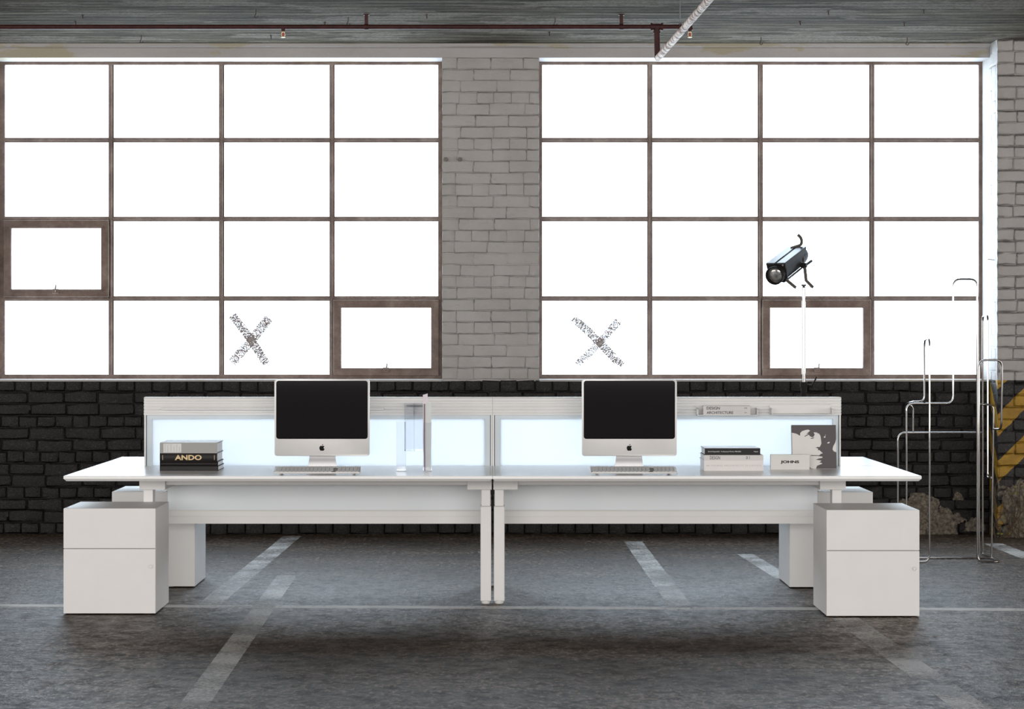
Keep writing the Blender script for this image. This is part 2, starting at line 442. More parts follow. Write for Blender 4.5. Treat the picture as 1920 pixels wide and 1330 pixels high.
def lettering(name, body, mat, parent, cx, cz, Y, w=None, h=None, rot=0.0, bold=0.0, depth=0.0004):
    """flat lettering facing the room (-Y), fitted to a width and / or height in metres"""
    cu = bpy.data.curves.new('txt', 'FONT'); cu.body = body; cu.offset = bold; cu.resolution_u = 3
    t = bpy.data.objects.new('txt', cu); C.objects.link(t)
    dg = bpy.context.evaluated_depsgraph_get()
    me = bpy.data.meshes.new_from_object(t.evaluated_get(dg))
    C.objects.unlink(t); bpy.data.objects.remove(t); bpy.data.curves.remove(cu)
    bm = BM(); bm.from_mesh(me); bpy.data.meshes.remove(me)
    xs = [v.co.x for v in bm.verts]; ys = [v.co.y for v in bm.verts]
    mx, my, ww, hh = (max(xs) + min(xs)) / 2, (max(ys) + min(ys)) / 2, max(xs) - min(xs), max(ys) - min(ys)
    sx = (w / ww) if w else h / hh; sy = (h / hh) if h else w / ww
    for v in bm.verts:
        x, y = (v.co.x - mx) * sx, (v.co.y - my) * sy
        c, s = math.cos(rot), math.sin(rot)
        v.co = Vector((cx + x * c - y * s, Y, cz + x * s + y * c))
    r = bmesh.ops.extrude_face_region(bm, geom=bm.faces[:])
    bmesh.ops.translate(bm, verts=[e for e in r['geom'] if isinstance(e, bmesh.types.BMVert)], vec=(0, -depth, 0))
    return obj(name, bm, mat, parent)

# ================================================================== THE SETTING
YW, YG, YP = 4.28, 4.54, 4.05           # wall face, window plane, right pillar face
ZC = 3.353                              # ceiling
ZS, ZT = 1.058, 3.260                   # sill, window head
XL0, XL1, XR0, XR1 = -3.43, -0.345, 0.319, 3.40

floor = struct('floor', B(-9, 9, -13.4, 5.0, -0.2, 0.0), 'floor')
ceiling = struct('ceiling', B(-9, 9, -13.4, 5.0, ZC, ZC + 0.25), 'ceiling')

# painted bay lines on the floor (thin coats of worn paint)
def floor_line(a, b, w, mat='line'):
    a, b = Vector(a), Vector(b); d = (b - a).normalized(); n = Vector((-d.y, d.x, 0)) * (w / 2)
    bm = BM(); zt = 0.0016
    lo = [bm.verts.new(p + Vector((0, 0, 0.0002))) for p in (a - n, b - n, b + n, a + n)]
    hi = [bm.verts.new(p + Vector((0, 0, zt))) for p in (a - n, b - n, b + n, a + n)]
    bm.faces.new(hi)
    for i in range(4): bm.faces.new((lo[i], lo[(i + 1) % 4], hi[(i + 1) % 4], hi[i]))
    obj('painted_line', bm, mat, floor)
l0, l1 = FLOOR(0, 1136), FLOOR(1920, 1143.5)
dl = (l1 - l0).normalized()
floor_line(l0 - dl * 4, l1 + dl * 4, 0.09, 'line2')
for a, b, w in (((1187, 1016), (1277, 1140), 0.12), ((1585, 1160), (1850, 1350), 0.13), ((1398, 1040), (1470, 1085), 0.10),
                ((548, 1006), (393, 1134), 0.12), ((538, 1080), (348, 1345), 0.11), ((1862, 1020), (2000, 1074), 0.12)):
    floor_line(FLOOR(*a), FLOOR(*b), w)

# --- bricks -------------------------------------------------------
def brick_mesh(name, mat, soft, jag, seed):
    """unit brick: 1 long (x), 1 high (z), front face towards -Y, 40 triangles"""
    rnd = random.Random(seed)
    me = bpy.data.meshes.new(name); bm = BM()
    ring2 = [(-.5, -.5), (0, -.5), (.5, -.5), (.5, 0), (.5, .5), (0, .5), (-.5, .5), (-.5, 0)]
    def ring(fx, fz, y, j, jy):
        out = []
        for i, (a, c) in enumerate(ring2):
            out.append(bm.verts.new((a * 2 * fx + rnd.uniform(-j, j) * 0.35, y + rnd.uniform(-jy, jy), c * 2 * fz + rnd.uniform(-j, j))))
        return out
    sx, sz = soft * 0.33, soft
    a = ring(.5, .5, 0.03, 0, 0); b = ring(.5, .5, 0.008, jag, 0); c = ring(.5 - sx, .5 - sz, 0.0, jag, 0.0015)
    ctr = bm.verts.new((rnd.uniform(-.15, .15), -0.002 + rnd.uniform(-.002, .002), rnd.uniform(-.1, .1)))
    for i in range(8):
        k = (i + 1) % 8
        bm.faces.new((a[i], a[k], b[k], b[i])); bm.faces.new((b[i], b[k], c[k], c[i])); bm.faces.new((c[i], c[k], ctr))
    bmesh.ops.recalc_face_normals(bm, faces=bm.faces)
    for f in bm.faces:
        if f.normal.y > 0.5: f.normal_flip()
    bm.to_mesh(me); bm.free()
    me.polygons.foreach_set('use_smooth', [True] * len(me.polygons))
    me.materials.append(M[mat]); return me
def lay(x0, x1, z0, h, row, offset, rnd, header_every=3, L0=0.236):
    """brick spans of one course between x0 and x1"""
    out = []; step = L0 / 2 if row % header_every == 0 else L0
    x = x0 - (offset % step)
    while x < x1 - 1e-4:
        e = x + step * rnd.uniform(0.94, 1.06)
        a, b = max(x, x0), min(e, x1)
        if x1 - b < 0.05: b = x1
        if b - a > 0.03: out.append((a, b))
        x = b if b == x1 else e
    return out
GAP = 0.006
rnd = random.Random(11)
# lower black wall
wl = struct('wall_lower', B(-9, XR1 + 0.05, YW + 0.010, 5.0, 0.0, ZS - 0.012), 'mortar_black')
bmesh_black = [brick_mesh('black_brick_%d' % i, 'blackbrick', 0.13, 0.05, 100 + i) for i in range(10)]
nrow = 13; ch = (ZS - 0.004) / nrow
rest = BM()
for r in range(nrow):
    zt = ZS - 0.004 - r * ch; zb = zt - ch
    for a, b in lay(-6.0, XR1, zb, ch, r, rnd.uniform(0, 0.2), rnd):
        me = rnd.choice(bmesh_black)
        cx, cz = (a + b) / 2, (zt + zb) / 2
        px, py = 923.5 + cx * F / (CAM_D + YW), 628 + (CAM_H - cz) * F / (CAM_D + YW)
        sx, sz = (b - a - GAP), (ch - GAP)
        mw = Matrix.Translation((cx + rnd.uniform(-.002, .002), YW - rnd.uniform(0, 0.006), cz + rnd.uniform(-.002, .002))) @ Matrix.Rotation(rnd.uniform(-.012, .012), 4, 'Y') @ Matrix.Diagonal((sx, 1, sz, 1))
        vis = -40 < px < 262 or px > 1578 or py < 752 or (py > 978 and not (300 < px < 330))
        if vis and px > -40:
            o = bpy.data.objects.new('brick', me); C.objects.link(o); o.parent = wl; o.matrix_local = mw
        else:
            k = len(rest.verts); rest.from_mesh(me); rest.verts.ensure_lookup_table()
            bmesh.ops.transform(rest, matrix=mw, verts=rest.verts[k:])
ro = obj('brickwork', rest, 'blackbrick', wl, smooth='all'); ro['kind'] = 'stuff'
# exposed old render where the paint has come away, near the ground
def patch(name, parent, x0, x1, z0, z1, Y, seed, thr=0.0, mat='render_patch', nx=110, nz_=70):
    bm = BM(); grid = {}; rp = random.Random(int(seed * 10))
    for i in range(nx + 1):
        for j in range(nz_ + 1):
            u, w = i / nx, j / nz_
            x, z = x0 + u * (x1 - x0), z0 + w * (z1 - z0)
            e = noise.fractal(Vector((x * 7 + seed, z * 7, seed)), 1.0, 2.0, 5)
            edge = 1.0 - max(abs(u - 0.5) * 2, 0) ** 2 - max(0, w) ** 2 * 0.9 + e * 0.75
            d = 0.014 * min(1, max(-0.6, edge * 2.5)) + 0.014 * noise.fractal(Vector((x * 30, z * 30, seed)), 0.8, 2.0, 5)
            jx, jz = (x1 - x0) / nx * 0.45, (z1 - z0) / nz_ * 0.45
            grid[i, j] = (bm.verts.new((x + rp.uniform(-jx, jx), Y - 0.004 - d, z + (rp.uniform(-jz, jz) if j else 0))), edge)
    for i in range(nx):
        for j in range(nz_):
            q = [grid[i, j], grid[i + 1, j], grid[i + 1, j + 1], grid[i, j + 1]]
            if sum(t[1] for t in q) / 4 > thr: bm.faces.new([t[0] for t in q])
    for v in [v for v in bm.verts if not v.link_faces]: bm.verts.remove(v)
    back = {v: v.co.copy() for v in bm.verts}
    r = bmesh.ops.extrude_face_region(bm, geom=bm.faces[:])
    for v in r['geom']:
        if isinstance(v, bmesh.types.BMVert): v.co.y = Y + 0.02
    return obj(name, bm, mat, parent, smooth=True)
patch('exposed_render', wl, XP(1668, YW), XP(1812, YW), 0.0, ZP(924, YW), YW, 3.1, 0.10)
patch('exposed_render', wl, XP(1800, YW), XP(1850, YW), 0.02, ZP(952, YW), YW, 5.7, 0.28, nx=50, nz_=36)
patch('exposed_render', wl, XP(1786, YW), XP(1806, YW), ZP(938, YW), ZP(922, YW), YW, 9.2, 0.2, nx=26, nz_=20)

# upper wall: head beam, left return beyond the window
ub = BM()
box(ub, -9, XR1 + 0.02, YW + 0.002, 5.0, ZT, ZC)
box(ub, -9, XL0, YW + 0.002, 5.0, ZS - 0.012, ZT)
wb = struct('wall_back', ub, 'plaster')
obj('cornice', prism(BM(), [(YW + 0.01, ZC), (YW - 0.030, ZC), (YW - 0.026, ZC - 0.018), (YW - 0.004, ZC - 0.028), (YW + 0.01, ZC - 0.028)], 'x', -9, XR1, 0), 'plaster', wb)

# white brick pier between the windows
wc = struct('wall_center', B(XL1, XR0, YW + 0.0032, 5.0, ZS - 0.012, ZT), 'whitebrick')
bmesh_white = [brick_mesh('white_brick_%d' % i, 'whitebrick', 0.10, 0.035, 300 + i) for i in range(10)]
nr = 28; ch = (ZT - ZS) / nr
for r in range(nr):
    zb = ZS + r * ch
    for a, b in lay(XL1, XR0, zb, ch, r, (0.118 if r % 2 else 0.0) + rnd.uniform(0, 0.03), rnd, 4):
        o = bpy.data.objects.new('brick', rnd.choice(bmesh_white)); C.objects.link(o); o.parent = wc
        o.matrix_local = Matrix.Translation(((a + b) / 2, YW + 0.002 - rnd.uniform(0, 0.003), zb + ch / 2)) @ Matrix.Diagonal((b - a - 0.001, 0.26, ch - 0.001, 1))
for px in (836, 862):
    p = P(px, 299, YW - 0.006)
    bt = T([p + Vector((0, 0.02, 0)), p + Vector((0, -0.012, 0))], 0.016, 6)
    o = obj('wall_bolt', bt, 'iron', None)
    tag(o, 'rusty bolt head in the white brick pier, ' + ('beside the window edge' if px == 836 else 'further from the window edge'), 'bolt', 'bolts in the brick pier')

# right pillar
wr = struct('wall_right', B(XR1, 9, YP + 0.0035, 5.0, 0.0, ZC), 'pier')
bmesh_pier = [brick_mesh('pillar_brick_%d' % i, 'pier', 0.15, 0.05, 500 + i) for i in range(8)]
nr = 42; ch = ZC / nr
for r in range(nr):
    zb = r * ch
    for a, b in lay(XR1 - 0.002, XR1 + 0.62, zb, ch, r, 0.118 if r % 2 else 0.0, rnd, 4):
        o = bpy.data.objects.new('brick', rnd.choice(bmesh_pier)); C.objects.link(o); o.parent = wr
        o.matrix_local = Matrix.Translation(((a + b) / 2, YP - rnd.uniform(0, 0.003), zb + ch / 2)) @ Matrix.Diagonal((b - a - 0.002, 0.4, ch - 0.002, 1))
    # ends of the bricks on the reveal side of the pillar
    for y0, y1 in ((YP + 0.05, YP + 0.16), (YP + 0.165, YP + 0.25)) if r % 2 else ((YP + 0.05, YP + 0.25),):
        if zb < ZS - 0.05 and y1 > YW - 0.02: y1 = YW - 0.012
        if y1 - y0 < 0.05: continue
        o = bpy.data.objects.new('brick', rnd.choice(bmesh_pier)); C.objects.link(o); o.parent = wr
        o.matrix_local = Matrix.Translation((XR1 - 0.0008, (y0 + y1) / 2, zb + ch / 2)) @ Matrix.Rotation(-math.pi / 2, 4, 'Z') @ Matrix.Diagonal((y1 - y0 - 0.001, 0.16, ch - 0.001, 1))
patch('exposed_render', wr, XR1 + 0.02, XR1 + 0.30, 0.0, 0.42, YP, 12.3, 0.22, nx=60, nz_=80)

# --- windows ------------------------------------------------------
ZR = [ZP(y, YG) for y in (707, 560, 411, 263, 117)]       # bar heights from sill to head
def bar_v(bm, x, z0, z1, w=0.038):
    box(bm, x - w / 2, x + w / 2, YG - 0.012, YG + 0.012, z0, z1)
    box(bm, x - 0.007, x + 0.007, YG - 0.032, YG - 0.010, z0, z1, 0.002, 1)
def bar_h(bm, z, x0, x1, w=0.033):
    box(bm, x0, x1, YG - 0.011, YG + 0.011, z - w / 2, z + w / 2)
    box(bm, x0, x1, YG - 0.029, YG - 0.010, z - 0.006, z + 0.006, 0.002, 1)
def window(idx, xs, x_end0, x_end1, sashes, cross):
    fb = BM(); w = 0.034
    box(fb, x_end0, x_end1, YG - 0.03, YG + 0.03, ZR[4] - w * 0.6, ZT + 0.001)
    box(fb, x_end0, x_end1, YG - 0.03, YG + 0.03, ZS - 0.010, ZR[0] + w / 2)
    box(fb, x_end0 + 0.0005, xs[0] + w / 2, YG - 0.0285, YG + 0.0285, ZS - 0.009, ZT - 0.001)
    box(fb, xs[4] - w / 2, x_end1 - 0.0005, YG - 0.0285, YG + 0.0285, ZS - 0.009, ZT - 0.001)
    root = struct('window_%d' % idx, fb, 'winbar')
    for i in (1, 2, 3):
        b = BM(); bar_v(b, xs[i], ZR[0], ZR[4]); obj('mullion', b, 'winbar', root)
    for j in (1, 2, 3):
        for i in range(4):
            b = BM(); bar_h(b, ZR[j], xs[i] + 0.010, xs[i + 1] - 0.010); obj('glazing_bar', b, 'winbar', root)
    for i in range(4):
        for j in range(4):
            x0, x1, z0, z1 = xs[i], xs[i + 1], ZR[j], ZR[j + 1]
            if (i, j) in sashes:
                s = BM(); t = 0.066; a0, a1, c0, c1 = x0 + 0.010, x1 - 0.010, z0 + 0.008, z1 - 0.008
                ys0, ys1 = YG - 0.050, YG + 0.008
                box(s, a0, a1, ys0, ys1, c1 - t * 0.85, c1, 0.004, 1); box(s, a0, a1, ys0, ys1, c0, c0 + t * 0.8, 0.004, 1)
                box(s, a0, a0 + t * 0.85, ys0 + 0.002, ys1, c0, c1, 0.004, 1); box(s, a1 - t * 0.85, a1, ys0 + 0.002, ys1, c0, c1, 0.004, 1)
                so = obj('sash', s, 'winbar', root)
                # raised inner lip
                lip = BM(); q = 0.012
                for (m0, m1, n0, n1) in ((a0 + t * .85 - q, a1 - t * .85 + q, c1 - t * .85 - q * .2, c1 - t * .85 + q), (a0 + t * .85 - q, a1 - t * .85 + q, c0 + t * .8 - q, c0 + t * .8 + q * .2)):
                    box(lip, m0, m1, ys0 - 0.008, ys0 + 0.01, n0, n1, 0.002, 1)
                obj('sash_lip', lip, 'winbar', so)
                mx = (a0 + a1) / 2
                h = BM(); zb = c0 + t * 0.55
                box(h, mx - 0.022, mx + 0.022, ys0 - 0.016, ys0 + 0.004, zb - 0.012, zb + 0.022, 0.003, 1)
                tube(h, fillet([(mx, ys0 - 0.012, zb), (mx + 0.004, ys0 - 0.045, zb + 0.012), (mx + 0.010, ys0 - 0.05, zb + 0.05)], 0.01), 0.005, 6)
                obj('latch', h, 'winbar', so)
                pb = B(a0 + t * .7, a1 - t * .7, YG - 0.010, YG - 0.004, c0 + t * .6, c1 - t * .7)
            else:
                pb = B(x0 + 0.008, x1 - 0.008, YG - 0.003, YG + 0.003, z0 + 0.006, z1 - 0.006)
            obj('pane', pb, 'pane', root)
    # the big X brushed onto one of the bottom panes: two ragged strokes of thin paint
    for q, (pts, wd) in enumerate(cross):
        b = BM(); rr = random.Random(int(pts[0][0])); yy = YG - 0.0045 - 0.0012 * q
        a, c = P(*pts[0], yy), P(*pts[1], yy); d = (c - a); ln = d.length; d.normalize(); nn = Vector((-d.z, 0, d.x))
        cell = 0.0062; K, W = int(ln / cell), int(wd / cell)
        for k in range(K):
            for w_ in range(W):
                t, u = k / K, (w_ + 0.5) / W - 0.5
                dry = noise.fractal(Vector((t * 9, u * 2.2, a.x * 3 + q)), 0.8, 2.0, 4) + 1.14 - abs(u) * 0.5 - 0.45 * max(0, 0.12 - t) / 0.12 - 0.7 * max(0, t - 0.72) / 0.28
                if dry + rr.uniform(-0.35, 0.35) < 0.12: continue
                ct = a + d * (t * ln) + nn * (u * wd + 0.008 * math.sin(t * 3 + q)) + d * rr.uniform(-.002, .002)
                h1, h2 = cell * rr.uniform(0.42, 0.66), cell * rr.uniform(0.42, 0.66)
                f4 = [ct + d * h1 + nn * h2, ct - d * h1 + nn * h2, ct - d * h1 - nn * h2, ct + d * h1 - nn * h2]
                yj = rr.uniform(0, 0.0008)
                fr = [b.verts.new(v - Vector((0, yj, 0))) for v in f4]; bk = [b.verts.new(v + Vector((0, 0.001, 0))) for v in f4]
                b.faces.new(fr); b.faces.new(bk[::-1])
                for i4 in range(4): b.faces.new((fr[i4], bk[i4], bk[(i4 + 1) % 4], fr[(i4 + 1) % 4]))
        o = obj('painted_stroke', b, 'cross', root)
        o['label'] = 'smeared grey brush stroke of a big X on the glass'; o['kind'] = 'stuff'
    return root
xsL = [XP(p, YG) for p in (6, 209, 416, 623, 826)]
xsR = [XP(p, YG) for p in (1012, 1218, 1425, 1634, 1838)]
window(1, xsL, XL0, XL1, {(0, 1), (3, 0)}, [(((436, 592), (500, 684)), 0.058), (((502, 596), (436, 682)), 0.066)])
window(2, xsR, XR0, XR1, {(2, 0)}, [(((1076, 597), (1166, 688)), 0.058), (((1158, 601), (1084, 686)), 0.055)])
# pale painted sills and window soffits
for k, (a, b) in enumerate(((XL0, XL1), (XR0, XR1)), 1):
    t = BM(); box(t, a + 0.001, b - 0.001, YW - 0.006, YG - 0.03, ZS - 0.014, ZS, 0.003, 1)
    struct('trim_%d' % k, t, 'plaster')

# ================================================================== DESKS
ZD = 0.676; TH = 0.026
def desktop_bm(x0, x1, y0, y1):
    """slab with a small top edge and a chamfer running under on the outer edges"""
    bm = BM(); c = 0.012
    lv = [(ZD, 0.0015), (ZD - 0.002, 0), (ZD - 0.014, 0.0), (ZD - TH, c)]
    rings = [[bm.verts.new((x, y, z)) for x, y in ((x0 + i, y0 + i), (x1 - i, y0 + i), (x1 - i, y1 - i), (x0 + i, y1 - i))] for z, i in lv]
    bm.faces.new(rings[0]); bm.faces.new(rings[-1][::-1])
    for a, b in zip(rings, rings[1:]):
        for k in range(4): bm.faces.new((a[k], b[k], b[(k + 1) % 4], a[(k + 1) % 4]))
    return bm
YM = 0.835                                  # centre line of the bench
def make_desk(side, front, label):
    """side -1 left / +1 right of the joint; front True = row facing the room"""
    def yy(a): return a if front else 2 * YM - a
    x_in, x_out = side * 0.0007, side * 2.09
    xa, xb = min(x_in, x_out), max(x_in, x_out)
    ya, yb = sorted((yy(0.0), yy(0.828)))
    root = thing('adjustable_desk', label, 'desk', (side * 1.05, yy(0.42), 0), 'desks of the bench')
    obj('tabletop', desktop_bm(xa, xb, ya, yb), 'desk', root)
    def bxy(x0, x1, y0, y1, z0, z1, bev=0.002):
        x0, x1 = sorted((side * x0, side * x1)); y0, y1 = sorted((yy(y0), yy(y1)))
        return B(x0, x1, y0, y1, z0, z1, bev, 1)
    zc = ZD - TH
    for xi, xo, bi, bo in ((0.007, 0.061, 0.004, 0.128), (1.717, 1.772, 1.655, 1.786)):
        ia, ib = xi + 0.004, xo - 0.004
        lg = obj('leg', bxy(xi, xo, 0.42, 0.505, 0.014, 0.494, 0.003), 'white_metal', root)
        obj('inner_column', bxy(ia, ib, 0.426, 0.499, 0.48, 0.585), 'white_metal', lg)
        ft = BM(); fx = side * (xi + xo) / 2
        for fy in (0.445, 0.48):
            tube(ft, [(fx, yy(fy), 0.0), (fx, yy(fy), 0.004), (fx, yy(fy), 0.016)], [0.020, 0.023, 0.023], 14)
        obj('foot', ft, 'white_metal', lg, smooth=True)
        cl = BM(); x0, x1 = sorted((side * (xi + 0.001), side * (xo - 0.001))); y0, y1 = sorted((yy(0.423), yy(0.502)))
        box(cl, x0, x1, y0, y1, 0.490, 0.497); obj('glide_collar', cl, 'grey_plastic', lg)
        obj('bracket', bxy(bi, bo, 0.40, 0.80, 0.580, zc), 'white_metal', root)
    obj('under_rail', bxy(0.126, 1.656, 0.43, 0.47, 0.602, zc), 'white_metal', root)
    obj('under_rail', bxy(0.126, 1.656, 0.70, 0.74, 0.602, zc), 'white_metal', root)
    return root
make_desk(-1, True, 'white desk carrying the stack with the ANDO book')
make_desk(1, True, 'white desk carrying the JOHNS book and the portrait book')
make_desk(-1, False, 'white desk behind the divider, backing onto the desk with the ANDO book')
make_desk(1, False, 'white desk behind the divider, backing onto the desk with the JOHNS book')

# dividing screens standing on the joint between the rows
ZTOP = 1.034
def make_screen(side, label):
    xi, xo = 0.0004, 1.827
    root = thing('desk_screen', label, 'screen', (side * 0.92, YM, ZD), 'dividing screens of the bench')
    def X(a, b): return sorted((side * a, side * b))
    # ribbed rail: extruded profile with grooves on both faces
    zr0 = 0.943; n = 5; step = (ZTOP - 0.012 - zr0) / n
    prof_f = []
    yf = YM - 0.034
    z = ZTOP
    prof_f += [(yf + 0.004, ZTOP), (yf, ZTOP - 0.004), (yf, ZTOP - 0.012)]
    z = ZTOP - 0.012
    for k in range(n):
        prof_f += [(yf + 0.009, z - 0.001), (yf + 0.009, z - 0.0045), (yf, z - 0.006), (yf, z - step + 0.0005)]
        z -= step
    prof_f += [(yf, zr0)]
    prof = prof_f + [(2 * YM - y, zz) for y, zz in reversed(prof_f)]
    x0, x1 = X(xi, xo)
    rail = obj('top_rail', prism(BM(), prof, 'x', x0, x1), 'rail', root)
    obj('rail_cap', B(x0, x1, YM - 0.030, YM + 0.030, ZTOP - 0.001, ZTOP + 0.003, 0.001, 1), 'white_metal', rail)
    # frame
    a, b = X(xi + 0.012, xi + 0.040); obj('frame_stile', B(a, b, YM - 0.012, YM + 0.012, ZD, zr0), 'frame_blue', root)
    a, b = X(xo - 0.040, xo - 0.012); obj('frame_stile', B(a, b, YM - 0.012, YM + 0.012, ZD, zr0), 'frame_blue', root)
    a, b = X(xi + 0.040, xo - 0.040)
    obj('frame_head', B(a, b, YM - 0.012, YM + 0.012, zr0 - 0.020, zr0), 'frame_blue', root)
    obj('panel', B(a, b, YM - 0.004, YM + 0.004, ZD, zr0 - 0.020), 'frost', root)
    for q0, q1 in ((xi, xi + 0.0085), (xo - 0.0085, xo)):
        a, b = X(q0, q1); obj('end_post', B(a, b, YM - 0.022, YM + 0.022, ZD, zr0, 0.001, 1), 'white_metal', root)
    for q0, q1 in ((xi + 0.0085, xi + 0.012), (xo - 0.012, xo - 0.0085)):
        a, b = X(q0, q1); obj('shadow_gap', B(a, b, YM - 0.008, YM + 0.008, ZD, zr0), 'dark', root)
    return root
make_screen(-1, 'backlit frosted screen behind the ANDO stack, with ribbed top rail')
make_screen(1, 'backlit frosted screen behind the JOHNS book, carrying two small trays')

# cable beams with frosted modesty panels under the tops
def make_beam(side, label):
    root = thing('cable_beam', label, 'cable tray', (side * 0.9, YM, 0.376), 'cable beams under the bench')
    def X(a, b): return sorted((side * a, side * b))
    x0, x1 = X(0.010, 1.70)
    obj('modesty_panel', B(x0, x1, YM - 0.045, YM - 0.038, 0.440, 0.640), 'frost2', root)
    y0 = YM - 0.06
    prof = [(y0, 0.376), (y0, 0.411), (y0 + 0.003, 0.412), (y0 + 0.003, 0.4145), (y0, 0.4155), (y0, 0.440), (y0 + 0.006, 0.447), (y0 + 0.012, 0.447),
            (y0 + 0.108, 0.447), (y0 + 0.114, 0.447), (y0 + 0.12, 0.440), (y0 + 0.12, 0.376)]
    obj('beam', prism(BM(), prof, 'x', x0, x1), 'white_metal', root)
    # brackets hanging the beam from the desk frame
    for q in (0.02, 1.66):
        a, b = X(q, q + 0.03); obj('hanger', B(a, b, YM - 0.037, YM + 0.037, 0.446, ZD - TH, 0.001, 1), 'white_metal', root)
    return root
make_beam(-1, 'white cable beam and modesty panel below the screen behind the ANDO stack')
make_beam(1, 'white cable beam and modesty panel below the screen behind the JOHNS book')

# ================================================================== PEDESTALS
def make_pedestal(x0, Y0, label, facing=-1, w=0.448, d=0.435):
    """facing -1: fronts towards the room, +1: towards the back wall"""
    x1 = x0 + w; zb, zt = 0.0065, 0.518; y0, y1 = Y0, Y0 + d
    root = thing('drawer_pedestal', label, 'pedestal', ((x0 + x1) / 2, Y0 + d / 2, 0), 'pedestals of the bench')
    fy0, fy1 = (y0, y0 + 0.018) if facing < 0 else (y1 - 0.018, y1)
    by0, by1 = (fy1 + 0.002, y1) if facing < 0 else (y0, fy0 - 0.002)
    obj('body', B(x0, x1, by0, by1, zb, zt, 0.0025, 2), 'white_metal', root)
    zs = zb + 0.3135
    obj('drawer', B(x0, x1, fy0, fy1, zs + 0.0035, zt, 0.0015, 2), 'white_metal', root)
    lo = obj('file_drawer', B(x0, x1, fy0, fy1, zb, zs, 0.0015, 2), 'white_metal', root)
    obj('inner_seam', B(x0 + 0.004, x1 - 0.004, min(fy1, by0) - 0.004 if facing < 0 else by1 - 0.004, max(fy1, by0) + 0.004 if facing < 0 else fy0 + 0.004, zb + 0.004, zt - 0.004), 'grey_plastic', root)
    s = facing; yf = fy0 if s < 0 else fy1; lx = x1 - 0.024; lz = zb + 0.2285
    lk = BM(); tube(lk, [(lx, yf - s * 0.004, lz), (lx, yf + s * 0.0025, lz)], 0.0105, 20)
    lk = obj('lock', lk, 'steel', lo, smooth=True)
    kb = BM(); tube(kb, [(lx, yf, lz), (lx, yf + s * 0.004, lz)], 0.0062, 14); box(kb, lx - 0.001, lx + 0.001, min(yf + s * 0.0035, yf + s * 0.0045), max(yf + s * 0.0035, yf + s * 0.0045), lz - 0.004, lz + 0.004)
    obj('lock_barrel', kb, 'white_metal', root, smooth=True)
    for fx in (x0 + 0.05, x1 - 0.05):
        for fy in (y0 + 0.05, y1 - 0.05):
            obj('foot', T([(fx, fy, 0.0), (fx, fy, 0.010)], 0.018, 12), 'dark', root, smooth=True)
    return root
make_pedestal(-2.089, -0.005, 'white two-drawer pedestal with lock, under the end of the ANDO desk')
make_pedestal(1.612, -0.10, 'white two-drawer pedestal with lock, under the end of the JOHNS desk')
make_pedestal(-2.052, 1.13, 'white pedestal turned away, under the rear desk at the ANDO end', 1)
make_pedestal(1.597, 1.10, 'white pedestal turned away, under the rear desk beside the chrome rack', 1)

